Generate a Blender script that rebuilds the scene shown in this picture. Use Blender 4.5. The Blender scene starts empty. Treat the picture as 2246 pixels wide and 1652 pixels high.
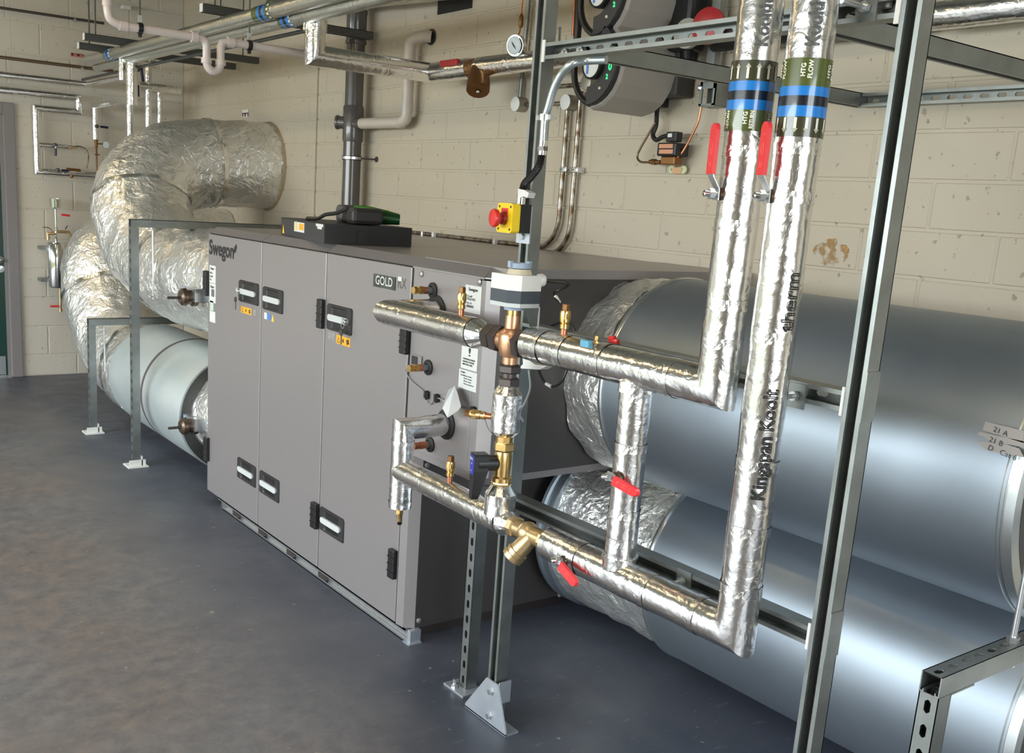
import bpy, bmesh, math, random
from mathutils import Vector, Matrix, noise
random.seed(7)
C = bpy.context.scene.collection
sc = bpy.context.scene
PI = math.pi
# ------------------------------------------------------------------ camera
F_PX, CX, CY, CAMH = 2192.7, 1023.07, 924.5, 1.555
ROT = ((0.81475469, -0.57657119, 0.06115937), (0.07547201, 0.21004816, 0.97477369), (-0.57487284, -0.78958561, 0.21465271))
cam_d = bpy.data.cameras.new('camera'); cam = bpy.data.objects.new('camera', cam_d); C.objects.link(cam)
cam_d.sensor_fit = 'HORIZONTAL'; cam_d.sensor_width = 36.0
cam_d.lens = F_PX * 36.0 / 2246.0
cam_d.shift_x = (1123.0 - CX) / 2246.0
cam_d.shift_y = (CY - 826.0) / 2246.0
cam_d.clip_start = 0.02; cam_d.clip_end = 200
MW = Matrix(ROT).transposed().to_4x4(); MW.translation = Vector((0, 0, CAMH)); cam.matrix_world = MW
sc.camera = cam
RT = Matrix(ROT).transposed()
def at(u, v, ax, val):
    """point of the plane (axis ax = val) seen at photo pixel u, v"""
    d = RT @ Vector((u - CX, -(v - CY), -F_PX)); o = Vector((0, 0, CAMH))
    return o + d * ((val - o[ax]) / d[ax])
# ------------------------------------------------------------------ world and lights
w = bpy.data.worlds.new('world'); sc.world = w; w.use_nodes = True
wn = w.node_tree.nodes; wl = w.node_tree.links
bg = wn['Background']; bg.inputs[0].default_value = (0.86, 0.95, 1.0, 1); bg.inputs[1].default_value = 1.5
_tc = wn.new('ShaderNodeTexCoord'); _sx = wn.new('ShaderNodeSeparateXYZ'); _rp = wn.new('ShaderNodeValToRGB')
wl.new(_tc.outputs['Generated'], _sx.inputs[0]); wl.new(_sx.outputs['Z'], _rp.inputs['Fac']); wl.new(_rp.outputs['Color'], bg.inputs[0])
_rp.color_ramp.elements[0].position = 0.0; _rp.color_ramp.elements[0].color = (0.20, 0.24, 0.13, 1)
_rp.color_ramp.elements[1].position = 0.12; _rp.color_ramp.elements[1].color = (0.80, 0.92, 1.0, 1)
def area(name, loc, rot, sx, sy, power, col):
    l = bpy.data.lights.new(name, 'AREA'); l.shape = 'RECTANGLE'; l.size = sx; l.size_y = sy; l.energy = power; l.color = col
    o = bpy.data.objects.new(name, l); C.objects.link(o); o.location = loc; o.rotation_euler = rot; return o
DOOR_Y0, DOOR_Y1, DOOR_Z = .3, 7.6, 2.3      # loading doorway in the left wall
area('doorway_daylight', (-5.4, 3.9, 2.7), (0, -PI / 2 + .42, 0), 3.0, 8.0, 560, (0.90, 0.97, 1.0))
area('window_daylight', (0.3, -2.85, 1.5), (PI / 2, 0, 0), 2.2, 1.7, 60, (0.88, 0.95, 1.0))
BATTENS = [(0.35, 1.2), (0.35, 4.2), (0.35, 7.0)]
sc.view_settings.view_transform = 'Standard'; sc.view_settings.look = 'None'
sc.view_settings.gamma = 1.0; sc.view_settings.use_curve_mapping = False
sc.view_settings.exposure = 1.0
# ------------------------------------------------------------------ materials
def mat(name, col, rough=0.5, metal=0.0, bump=None, var=None, coat=0, emis=None, strength=1):
    m = bpy.data.materials.new(name); m.use_nodes = True; n = m.node_tree.nodes; L = m.node_tree.links
    b = n['Principled BSDF']; b.inputs['Base Color'].default_value = (*col, 1); b.inputs['Roughness'].default_value = rough
    b.inputs['Metallic'].default_value = metal
    if coat: b.inputs['Coat Weight'].default_value = coat
    if emis:
        b.inputs['Emission Color'].default_value = (*emis, 1); b.inputs['Emission Strength'].default_value = strength
    tc = n.new('ShaderNodeTexCoord')
    if var:                                     # (scale, second colour, contrast)
        t = n.new('ShaderNodeTexNoise'); t.inputs['Scale'].default_value = var[0]; t.inputs['Detail'].default_value = 5
        L.new(tc.outputs['Object'], t.inputs['Vector'])
        r = n.new('ShaderNodeValToRGB'); lo, hi = 0.5 - var[2], 0.5 + var[2]
        r.color_ramp.elements[0].position = lo; r.color_ramp.elements[1].position = hi
        r.color_ramp.elements[0].color = (*col, 1); r.color_ramp.elements[1].color = (*var[1], 1)
        L.new(t.outputs['Fac'], r.inputs['Fac']); L.new(r.outputs['Color'], b.inputs['Base Color'])
    if bump:                                    # (scale, strength, distance, stretch)
        src = tc.outputs['Object']
        if len(bump) > 3:
            mp = n.new('ShaderNodeMapping'); mp.inputs['Scale'].default_value = bump[3]; L.new(src, mp.inputs['Vector']); src = mp.outputs['Vector']
        t = n.new('ShaderNodeTexNoise'); t.inputs['Scale'].default_value = bump[0]; t.inputs['Detail'].default_value = 4
        L.new(src, t.inputs['Vector'])
        bp = n.new('ShaderNodeBump'); bp.inputs['Strength'].default_value = bump[1]; bp.inputs['Distance'].default_value = bump[2]
        L.new(t.outputs['Fac'], bp.inputs['Height']); L.new(bp.outputs['Normal'], b.inputs['Normal'])
    return m
def foil_mat(name, crinkle, dist, rough=0.2, col=(0.80, 0.80, 0.80), scale=22, crease=14):
    m = mat(name, col, rough, 1.0); n = m.node_tree.nodes; L = m.node_tree.links; b = n['Principled BSDF']
    tc = [x for x in n if x.type == 'TEX_COORD'][0]
    nz = n.new('ShaderNodeTexNoise'); nz.inputs['Scale'].default_value = 9; nz.inputs['Detail'].default_value = 3
    L.new(tc.outputs['Object'], nz.inputs['Vector'])
    ad = n.new('ShaderNodeMixRGB'); ad.blend_type = 'ADD'; ad.inputs['Fac'].default_value = 0.18
    L.new(tc.outputs['Object'], ad.inputs['Color1']); L.new(nz.outputs['Color'], ad.inputs['Color2'])
    v = n.new('ShaderNodeTexVoronoi'); v.feature = 'F1'; v.inputs['Scale'].default_value = crease; L.new(ad.outputs['Color'], v.inputs['Vector'])
    t = n.new('ShaderNodeTexNoise'); t.inputs['Scale'].default_value = scale; t.inputs['Detail'].default_value = 6; L.new(ad.outputs['Color'], t.inputs['Vector'])
    mx = n.new('ShaderNodeMath'); mx.operation = 'MULTIPLY_ADD'; mx.inputs[1].default_value = 0.6
    L.new(v.outputs['Distance'], mx.inputs[0]); L.new(t.outputs['Fac'], mx.inputs[2])
    bp = n.new('ShaderNodeBump'); bp.inputs['Strength'].default_value = crinkle; bp.inputs['Distance'].default_value = dist
    L.new(mx.outputs[0], bp.inputs['Height']); L.new(bp.outputs['Normal'], b.inputs['Normal'])
    return m
FOIL = foil_mat('pipe_foil', 0.8, 0.0022, 0.2, (0.86, 0.85, 0.84), 34, 26)
DFOIL = foil_mat('duct_foil', 1.0, 0.010, 0.30, (0.88, 0.87, 0.84), 30, 20); DFOIL.node_tree.nodes['Principled BSDF'].inputs['Metallic'].default_value = .8
TAPE = foil_mat('foil_tape', 0.8, 0.003, 0.2, (0.9, 0.89, 0.88), 45, 30)
GALV = mat('galvanised_duct', (0.34, 0.385, 0.43), 0.47, 0.85, bump=(5, 0.06, 0.01), var=(3, (0.29, 0.33, 0.385), 0.2))
GALV2 = mat('galvanised_duct_dull', (0.62, 0.68, 0.68), 0.42, 0.55, var=(3, (0.52, 0.58, 0.59), 0.2))
STRUT = mat('zinc_strut', (0.33, 0.345, 0.335), 0.40, 0.85, bump=(60, 0.1, 0.002), var=(14, (0.235, 0.25, 0.24), 0.25))
ZINC = mat('bright_zinc', (0.72, 0.74, 0.76), 0.25, 0.9)
PLATE = mat('pale_zinc_plate', (0.58, 0.62, 0.68), 0.38, 0.7, var=(18, (0.50, 0.54, 0.60), 0.2))
BRASS = mat('brass', (0.74, 0.50, 0.20), 0.28, 0.95, var=(30, (0.62, 0.40, 0.15), 0.2))
DZR = mat('dull_brass', (0.60, 0.44, 0.24), 0.36, 0.85)
BRONZE = mat('bronze_body', (0.66, 0.37, 0.22), 0.35, 0.85, bump=(90, 0.15, 0.001))
OLDBR = mat('old_bronze', (0.25, 0.12, 0.045), 0.42, 0.75)
COPPER = mat('copper', (0.55, 0.22, 0.12), 0.35, 0.9)
IRON = mat('black_iron', (0.115, 0.095, 0.09), 0.38, 0.7)
CHROME = mat('chrome', (0.80, 0.80, 0.80), 0.09, 1.0)
AHU = mat('taupe_metallic_paint', (0.315, 0.29, 0.292), 0.36, 0.45, var=(260, (0.34, 0.315, 0.317), 0.2))
AHU_L = mat('pale_grey_metallic_paint', (0.335, 0.31, 0.312), 0.36, 0.45)
AHU_SHADED = mat('shaded_taupe_panel', (0.085, 0.078, 0.078), 0.42, 0.35)  # unit paint darkened: the shade on its end faces is in the colour
BLACK = mat('black_plastic', (0.012, 0.012, 0.013), 0.38)
DGREY = mat('dark_grey_plastic', (0.026, 0.024, 0.026), 0.5)
CHAR = mat('charcoal_case', (0.075, 0.07, 0.075), 0.45)
RUBBER = mat('rubber', (0.015, 0.013, 0.013), 0.65)
LGREY = mat('light_grey_plastic', (0.58, 0.60, 0.60), 0.35)
MGREY = mat('mid_grey_plastic', (0.20, 0.23, 0.27), 0.4)
BGREY = mat('blue_grey_plastic', (0.33, 0.40, 0.52), 0.4)
WHITE = mat('white_plastic', (0.78, 0.77, 0.74), 0.35)
PAPER = mat('white_sticker', (0.72, 0.72, 0.70), 0.5)
INK = mat('sticker_ink', (0.03, 0.03, 0.03), 0.6)
INKG = mat('grey_ink', (0.16, 0.16, 0.16), 0.6)
ORANGE = mat('orange_sticker', (0.90, 0.42, 0.02), 0.5)
YEL = mat('yellow_sticker', (0.90, 0.62, 0.05), 0.5)
BLUES = mat('blue_sticker', (0.10, 0.22, 0.62), 0.5)
ESY = mat('yellow_plastic', (0.90, 0.62, 0.02), 0.3)
RED = mat('red_plastic', (0.70, 0.035, 0.03), 0.32)
REDV = mat('red_vinyl_sleeve', (0.78, 0.045, 0.05), 0.35)
DRED = mat('dark_red_tag', (0.36, 0.02, 0.025), 0.4)
OLIVE = mat('olive_label', (0.085, 0.105, 0.022), 0.25, coat=0.5)
OLIVED = mat('dark_olive_label', (0.045, 0.045, 0.02), 0.25, coat=0.5)
LBLUE = mat('blue_label', (0.015, 0.20, 0.62), 0.25, coat=0.5)
NAVY = mat('navy_label', (0.008, 0.010, 0.02), 0.25, coat=0.5)
CREAM = mat('cream_print', (0.80, 0.78, 0.66), 0.4)
PVC = mat('cream_waste_pipe', (0.55, 0.48, 0.42), 0.32)
PVCW = mat('pinkish_white_waste_pipe', (0.66, 0.57, 0.54), 0.3)
SOIL = mat('grey_soil_pipe', (0.085, 0.075, 0.07), 0.25, coat=0.3)
DOORG = mat('dark_green_door_paint', (0.006, 0.042, 0.030), 0.35)
FRAMEG = mat('grey_frame_paint', (0.22, 0.20, 0.20), 0.4)
CABLE = mat('grey_wire', (0.30, 0.30, 0.30), 0.5)
GREENL = mat('green_leds', (0.01, 0.25, 0.05), 0.4, emis=(0.02, 0.9, 0.2), strength=1.2)
LAPG = mat('green_metal_trim', (0.05, 0.18, 0.02), 0.3, 0.5)
LAPD = mat('dark_green_trim', (0.01, 0.06, 0.02), 0.3, 0.3)
WOOD = mat('timber_batten', (0.42, 0.25, 0.15), 0.6)
TUBE = mat('steel_conduit', (0.42, 0.38, 0.32), 0.3, 0.85, var=(25, (0.13, 0.085, 0.05), 0.12))
TUBEB = mat('brown_copper_pipe', (0.20, 0.14, 0.09), 0.35, 0.7)
BLUEH = mat('dark_blue_lever', (0.012, 0.014, 0.05), 0.35)
DIAL = mat('dial_face', (0.50, 0.55, 0.58), 0.35)
PUMPG = mat('pump_grey', (0.36, 0.33, 0.30), 0.4)
DULLF = foil_mat('dull_foil', 0.8, 0.003, 0.36, (0.66, 0.66, 0.61), 34, 26)
TRAYM = mat('dark_tray_metal', (0.10, 0.10, 0.095), 0.45, 0.6)
LAMPM = mat('batten_diffuser', (0.9, 0.9, 0.88), 0.4, emis=(1.0, 0.76, 0.44), strength=14)
BLUEVALVE = mat('blue_sticker_label', (0.03, 0.04, 0.33), 0.4)
GLASS = mat('glass_pane', (0.9, 0.95, 0.95), 0.02); GLASS.node_tree.nodes['Principled BSDF'].inputs['Transmission Weight'].default_value = 1
def wall_mat(name, base):
    m = mat(name, base, 0.55); n = m.node_tree.nodes; L = m.node_tree.links; b = n['Principled BSDF']
    g = n.new('ShaderNodeNewGeometry')
    # pits and roller texture in the paint
    v = n.new('ShaderNodeTexVoronoi'); v.inputs['Scale'].default_value = 38
    nz = n.new('ShaderNodeTexNoise'); nz.inputs['Scale'].default_value = 16; nz.inputs['Detail'].default_value = 6
    nb = n.new('ShaderNodeTexNoise'); nb.inputs['Scale'].default_value = 1.1; nb.inputs['Detail'].default_value = 3
    pk = n.new('ShaderNodeTexNoise'); pk.inputs['Scale'].default_value = 30; pk.inputs['Detail'].default_value = 2
    for t in (v, nz, nb, pk): L.new(g.outputs['Position'], t.inputs['Vector'])
    r = n.new('ShaderNodeValToRGB'); r.color_ramp.elements[0].position = 0.27; r.color_ramp.elements[1].position = 0.33
    L.new(pk.outputs['Fac'], r.inputs['Fac'])
    c = n.new('ShaderNodeValToRGB'); c.color_ramp.elements[0].position = 0.3; c.color_ramp.elements[1].position = 0.7
    c.color_ramp.elements[0].color = (base[0] * .93, base[1] * .90, base[2] * .86, 1); c.color_ramp.elements[1].color = (*base, 1)
    L.new(nb.outputs['Fac'], c.inputs['Fac'])
    mm = n.new('ShaderNodeMixRGB'); mm.blend_type = 'MULTIPLY'; mm.inputs['Fac'].default_value = 0.35
    L.new(c.outputs['Color'], mm.inputs['Color1']); L.new(r.outputs['Color'], mm.inputs['Color2']); L.new(mm.outputs['Color'], b.inputs['Base Color'])
    a1 = n.new('ShaderNodeMath'); a1.operation = 'ADD'; L.new(nz.outputs['Fac'], a1.inputs[0]); L.new(r.outputs['Color'], a1.inputs[1])
    bp = n.new('ShaderNodeBump'); bp.inputs['Strength'].default_value = 0.5; bp.inputs['Distance'].default_value = 0.004
    L.new(a1.outputs[0], bp.inputs['Height']); L.new(bp.outputs['Normal'], b.inputs['Normal'])
    return m
WALL = wall_mat('painted_blockwork', (0.535, 0.475, 0.38))  # same paint as the far wall; dimmer, warmer light put into its colour
WALLF = wall_mat('painted_blockwork_far', (0.61, 0.57, 0.50))
RUSTY = mat('rust_stain', (0.50, 0.33, 0.17), 0.7, var=(40, (0.62, 0.50, 0.36), 0.1))
CEIL = mat('ceiling_paint', (0.30, 0.31, 0.27), 0.8)
def floor_mat():
    m = mat('epoxy_floor', (0.1, 0.1, 0.11), 0.4); n = m.node_tree.nodes; L = m.node_tree.links; b = n['Principled BSDF']
    g = n.new('ShaderNodeNewGeometry')
    def noi(scale, det=5, st=None, rough=.6):
        t = n.new('ShaderNodeTexNoise'); t.inputs['Scale'].default_value = scale; t.inputs['Detail'].default_value = det; t.inputs['Roughness'].default_value = rough
        if st:
            mp = n.new('ShaderNodeMapping'); mp.inputs['Scale'].default_value = st; L.new(g.outputs['Position'], mp.inputs['Vector']); L.new(mp.outputs['Vector'], t.inputs['Vector'])
        else: L.new(g.outputs['Position'], t.inputs['Vector'])
        return t
    def ramp(src, p0, c0, p1, c1):
        r = n.new('ShaderNodeValToRGB'); r.color_ramp.elements[0].position = p0; r.color_ramp.elements[1].position = p1
        r.color_ramp.elements[0].color = c0; r.color_ramp.elements[1].color = c1; L.new(src, r.inputs['Fac']); return r
    base = ramp(noi(1.6, 6).outputs['Fac'], 0.35, (0.058, 0.066, 0.088, 1), 0.68, (0.088, 0.095, 0.118, 1))  # grey-blue epoxy, darkened to carry the shade below the pipes
    # dusty trodden area away from the plant
    sx = n.new('ShaderNodeSeparateXYZ'); L.new(g.outputs['Position'], sx.inputs[0])
    mr = n.new('ShaderNodeMapRange'); mr.inputs['From Min'].default_value = 1.68; mr.inputs['From Max'].default_value = 1.15
    nw = noi(2.2, 4); ad = n.new('ShaderNodeMath'); ad.operation = 'MULTIPLY_ADD'; ad.inputs[1].default_value = 0.55
    L.new(nw.outputs['Fac'], ad.inputs[0]); L.new(sx.outputs['X'], ad.inputs[2])
    sb = n.new('ShaderNodeMath'); sb.operation = 'SUBTRACT'; sb.inputs[1].default_value = 0.27; L.new(ad.outputs[0], sb.inputs[0]); L.new(sb.outputs[0], mr.inputs['Value'])
    dustn = ramp(noi(14, 9, None, .75).outputs['Fac'], 0.30, (.25, .25, .25, 1), 0.66, (1, 1, 1, 1))
    ml = n.new('ShaderNodeMath'); ml.operation = 'MULTIPLY'; L.new(mr.outputs[0], ml.inputs[0]); L.new(dustn.outputs['Color'], ml.inputs[1])
    m1 = n.new('ShaderNodeMixRGB'); L.new(ml.outputs[0], m1.inputs['Fac']); L.new(base.outputs['Color'], m1.inputs['Color1'])
    tint = ramp(noi(0.9, 3).outputs['Fac'], 0.4, (0.235, 0.195, 0.170, 1), 0.62, (0.215, 0.205, 0.205, 1)); L.new(tint.outputs['Color'], m1.inputs['Color2'])
    # pale scuffs
    sc1 = ramp(noi(9, 8, (1.0, 4.0, 1.0), .7).outputs['Fac'], 0.60, (0, 0, 0, 1), 0.70, (1, 1, 1, 1))
    m2 = n.new('ShaderNodeMixRGB'); m2.inputs['Color2'].default_value = (0.24, 0.22, 0.21, 1)
    k = n.new('ShaderNodeMath'); k.operation = 'MULTIPLY'; k.inputs[1].default_value = 0.55; L.new(sc1.outputs['Color'], k.inputs[0]); L.new(k.outputs[0], m2.inputs['Fac'])
    L.new(m1.outputs['Color'], m2.inputs['Color1'])
    sp = ramp(noi(30, 3, None, .5).outputs['Fac'], 0.70, (0, 0, 0, 1), 0.76, (1, 1, 1, 1))
    m3 = n.new('ShaderNodeMixRGB'); m3.inputs['Color2'].default_value = (0.34, 0.29, 0.23, 1); L.new(sp.outputs['Color'], m3.inputs['Fac']); L.new(m2.outputs['Color'], m3.inputs['Color1'])
    L.new(m3.outputs['Color'], b.inputs['Base Color'])
    rr = ramp(noi(7, 8).outputs['Fac'], 0.3, (0.34, 0.34, 0.34, 1), 0.7, (0.52, 0.52, 0.52, 1)); L.new(rr.outputs['Color'], b.inputs['Roughness'])
    bp = n.new('ShaderNodeBump'); bp.inputs['Strength'].default_value = 0.25; bp.inputs['Distance'].default_value = 0.002
    L.new(noi(45, 5).outputs['Fac'], bp.inputs['Height']); L.new(bp.outputs['Normal'], b.inputs['Normal'])
    return m
FLOOR = floor_mat()
# ------------------------------------------------------------------ mesh helpers
class MB:
    """collects shapes; build() links them as ONE mesh object"""
    def __init__(s): s.v = []; s.f = []; s.sm = []
    def add(s, vs, fs, smooth=False):
        o = len(s.v); s.v += [Vector(p) for p in vs]; s.f += [tuple(i + o for i in f) for f in fs]; s.sm += [smooth] * len(fs); return s
    def box(s, a, b, bev=0.0):
        x0, y0, z0 = [min(a[i], b[i]) for i in range(3)]; x1, y1, z1 = [max(a[i], b[i]) for i in range(3)]
        if bev:
            bm = bmesh.new(); bmesh.ops.create_cube(bm, size=1)
            for q in bm.verts: q.co = Vector(((x0 + x1) / 2 + q.co.x * (x1 - x0), (y0 + y1) / 2 + q.co.y * (y1 - y0), (z0 + z1) / 2 + q.co.z * (z1 - z0)))
            bmesh.ops.bevel(bm, geom=bm.edges[:], offset=bev, segments=2, profile=.5, affect='EDGES')
            bm.verts.index_update(); s.add([q.co.copy() for q in bm.verts], [[q.index for q in f.verts] for f in bm.faces]); bm.free(); return s
        return s.add([(x0, y0, z0), (x1, y0, z0), (x1, y1, z0), (x0, y1, z0), (x0, y0, z1), (x1, y0, z1), (x1, y1, z1), (x0, y1, z1)],
                     [(0, 3, 2, 1), (4, 5, 6, 7), (0, 1, 5, 4), (1, 2, 6, 5), (2, 3, 7, 6), (3, 0, 4, 7)])
    def lathe(s, p0, d, prof, n=24, smooth=True, phase=0.0):
        """prof: list of (distance along d, radius)"""
        d = Vector(d).normalized(); p0 = Vector(p0)
        u = d.orthogonal().normalized(); 
        if abs(d.z) > .99: u = Vector((1, 0, 0))
        w_ = d.cross(u); vs = []; fs = []
        for (t, r) in prof:
            for i in range(n):
                a = 2 * PI * i / n + phase; vs.append(p0 + d * t + (u * math.cos(a) + w_ * math.sin(a)) * r)
        k = len(prof)
        for j in range(k - 1):
            for i in range(n): fs.append((j * n + i, j * n + (i + 1) % n, (j + 1) * n + (i + 1) % n, (j + 1) * n + i))
        s.add(vs, fs, smooth)
        o = len(s.v) - len(vs)
        for j, rev in ((0, True), (k - 1, False)):
            if prof[j][1] > 1e-6:
                cv = [s.v[o + j * n + i].copy() for i in range(n)]; q = len(s.v); s.v += cv; f = [q + i for i in range(n)]; s.f.append(tuple(f[::-1] if rev else f)); s.sm.append(False)
        return s
    def cyl(s, a, b, r, n=20, smooth=True):
        a = Vector(a); b = Vector(b); return s.lathe(a, b - a, [(0, r), ((b - a).length, r)], n, smooth)
    def hexn(s, a, b, r): return s.cyl(a, b, r, 6, False)
    def tube(s, pts, r, n=16, caps=True, wob=0.0, wscale=3.0, seed=0.0, radii=None, smooth=True):
        """swept tube; sharp corners come out mitred"""
        P = [Vector(p) for p in pts]; k = len(P); T = []
        for i in range(k):
            a = (P[i] - P[i - 1]).normalized() if i else None; b = (P[i + 1] - P[i]).normalized() if i < k - 1 else None
            T.append((a, b))
        d = T[0][1]; u = Vector((0, 0, 1)) if abs(d.z) < .9 else Vector((1, 0, 0))
        u = (u - d * u.dot(d)).normalized(); vs = []
        prev = d
        for i in range(k):
            a, b = T[i]; din = a or b; dout = b or a
            q = prev.rotation_difference(din); u = q @ u; u = (u - din * u.dot(din)).normalized(); w_ = din.cross(u)
            nrm = (din + dout).normalized(); rr = radii[i] if radii else r
            for j in range(n):
                an = 2 * PI * j / n; off = (u * math.cos(an) + w_ * math.sin(an)) * rr
                t = -off.dot(nrm) / max(din.dot(nrm), .3); p = P[i] + off + din * t
                if wob:
                    nn = off.normalized(); sd = Vector((seed, seed * .7, -seed))
                    p = p + nn * wob * (noise.noise(p * wscale + sd) + .6 * noise.noise(p * wscale * 2.7 + sd) + .45 * noise.noise(p * wscale * 6 + sd))
                vs.append(p)
            prev = din
        fs = [(i * n + j, i * n + (j + 1) % n, (i + 1) * n + (j + 1) % n, (i + 1) * n + j) for i in range(k - 1) for j in range(n)]
        o = len(s.v); s.add(vs, fs, smooth)
        if caps:
            for b_, rev in ((o, True), (o + (k - 1) * n, False)):
                q_ = len(s.v); s.v += [s.v[b_ + j].copy() for j in range(n)]; f = tuple(q_ + j for j in range(n)); s.f.append(f[::-1] if rev else f); s.sm.append(False)
        return s
    def prism(s, poly, vec, smooth=False):
        n = len(poly); vec = Vector(vec); P = [Vector(p) for p in poly]
        nrm = sum(((P[i] - P[0]).cross(P[(i + 1) % n] - P[0]) for i in range(n)), Vector())
        if nrm.dot(vec) < 0: P = P[::-1]
        return s.add(P + [p + vec for p in P], [tuple(range(n))[::-1], tuple(range(n, 2 * n))] + [(i, (i + 1) % n, n + (i + 1) % n, n + i) for i in range(n)], smooth)
    def ball(s, c, r, n=12):
        prof = [(-r * math.cos(PI * i / n), max(r * math.sin(PI * i / n), 1e-7)) for i in range(n + 1)]
        return s.lathe(c, (0, 0, 1), prof, n * 2)
    def build(s, name, m, parent=None):
        me = bpy.data.meshes.new(name); me.from_pydata([tuple(p) for p in s.v], [], s.f)
        for p, q in zip(me.polygons, s.sm): p.use_smooth = q
        me.materials.append(m)
        if any(s.sm): me.set_sharp_from_angle(angle=math.radians(38))
        o = bpy.data.objects.new(name, me); C.objects.link(o)
        c = Vector()
        if s.v:
            lo = Vector([min(p[i] for p in s.v) for i in range(3)]); hi = Vector([max(p[i] for p in s.v) for i in range(3)]); c = (lo + hi) / 2
            me.transform(Matrix.Translation(-c))
        o.location = c
        if parent: adopt(o, parent)
        return o
def parts(s, name, m, parent):
    """one object per separate piece"""
    p = list(range(len(s.v)))
    def fd(i):
        while p[i] != i: p[i] = p[p[i]]; i = p[i]
        return i
    wd = {}
    for i, v_ in enumerate(s.v):
        k_ = (round(v_.x, 5), round(v_.y, 5), round(v_.z, 5))
        if k_ in wd: p[fd(i)] = fd(wd[k_])
        else: wd[k_] = i
    for f in s.f:
        for i in f[1:]: p[fd(i)] = fd(f[0])
    gr = {}
    for k, f in enumerate(s.f): gr.setdefault(fd(f[0]), []).append(k)
    for r, ks in gr.items():
        m_ = {}; q = MB()
        for k in ks:
            for i in s.f[k]: m_.setdefault(i, len(m_))
        q.v = [s.v[i] for i in m_]; q.f = [tuple(m_[i] for i in s.f[k]) for k in ks]; q.sm = [s.sm[k] for k in ks]
        q.build(name, m, parent)
MB.parts = parts
def wp(o): return o.location + (wp(o.parent) if o.parent else Vector())
def adopt(o, parent): o.location = o.location - wp(parent); o.parent = parent
def thing(name, label, cat, loc=(0, 0, 0), group=None):
    o = bpy.data.objects.new(name, None); C.objects.link(o); o.location = loc; o.empty_display_size = .1
    o['label'] = label; o['category'] = cat
    if group: o['group'] = group
    return o
def tag(o, label, cat, group=None):
    o['label'] = label; o['category'] = cat
    if group: o['group'] = group
    return o
def struct(o): o['kind'] = 'structure'; return o
def lab(o, t): o['label'] = t; return o
def arc(c, a, b, n=8):
    """quarter bend from c+a to c+b (a, b perpendicular)"""
    c, a, b = Vector(c), Vector(a), Vector(b)
    return [c + a * math.cos(t * PI / 2 / n) + b * math.sin(t * PI / 2 / n) for t in range(n + 1)]
def bez(p0, p1, p2, p3, n=16):
    p0, p1, p2, p3 = map(Vector, (p0, p1, p2, p3)); R = []
    for i in range(n + 1):
        t = i / n; R.append(p0 * (1 - t) ** 3 + p1 * 3 * t * (1 - t) ** 2 + p2 * 3 * t * t * (1 - t) + p3 * t ** 3)
    return R
def smooth_path(pts, n=8):
    P = [Vector(p) for p in pts]; P = [P[0] * 2 - P[1]] + P + [P[-1] * 2 - P[-2]]; R = []
    for i in range(1, len(P) - 2):
        for j in range(n):
            t = j / n; a, b, c, d = P[i - 1:i + 3]
            R.append(.5 * ((2 * b) + (c - a) * t + (2 * a - 5 * b + 4 * c - d) * t * t + (3 * b - a - 3 * c + d) * t ** 3))
    return R + [P[-2]]
TXT = {}
def text_geo(s, shear=0):
    if (s, shear) not in TXT:
        cu = bpy.data.curves.new('t', 'FONT'); cu.body = s; cu.size = 1; cu.resolution_u = 3; cu.shear = shear
        ob = bpy.data.objects.new('t', cu); C.objects.link(ob); bpy.context.view_layer.update()
        me = bpy.data.meshes.new_from_object(ob.evaluated_get(bpy.context.evaluated_depsgraph_get()))
        bpy.data.objects.remove(ob); bm = bmesh.new(); bm.from_mesh(me); TXT[(s, shear)] = bm
    return TXT[(s, shear)]
def text_on(mb, s, org, xd, yd, w=None, h=None, size=None, bold=0.0):
    """flat lettering: org = lower left corner, xd/yd directions, w = full width, h = letter height"""
    bm = text_geo(s); xs = [q.co.x for q in bm.verts]; ys = [q.co.y for q in bm.verts]
    x0, x1, y0, y1 = min(xs), max(xs), 0, max(ys)
    sx = w / (x1 - x0) if w else size; sy = h / (y1 - y0) if h else (size or sx)
    org, xd, yd = Vector(org), Vector(xd), Vector(yd); nd = xd.cross(yd)
    lift = 0.0005
    for dx in ((0,) if not bold else (-bold, 0, bold)):
        for dy in ((0,) if not bold else (-bold, bold)):
            bm.verts.index_update(); lift += .00012
            mb.add([org + xd * ((q.co.x - x0) * sx + dx) + yd * (q.co.y * sy + dy) + nd * lift for q in bm.verts], [[q.index for q in f.verts] for f in bm.faces])
    return mb
def text_wrap(mb, s, c, r, ang, z0, size, up=True, sx=1.0, bold=0.0):
    """lettering wrapped round a vertical pipe, reading upwards; ang = azimuth of the baseline"""
    bm = text_geo(s).copy()
    ys = [q.co.y for q in bm.verts]
    for i in range(1, 9):
        yy = min(ys) + (max(ys) - min(ys)) * i / 9
        bmesh.ops.bisect_plane(bm, geom=bm.verts[:] + bm.edges[:] + bm.faces[:], plane_co=(0, yy, 0), plane_no=(0, 1, 0))
    bm.verts.index_update(); sg = 1 if up else -1
    vs = []
    for q in bm.verts:
        a = ang - sg * (q.co.y * size) / r
        vs.append(Vector((c[0] + r * math.cos(a), c[1] + r * math.sin(a), z0 + sg * q.co.x * size * sx)))
    mb.add(vs, [[q.index for q in f.verts] for f in bm.faces]); bm.free(); return mb
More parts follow.
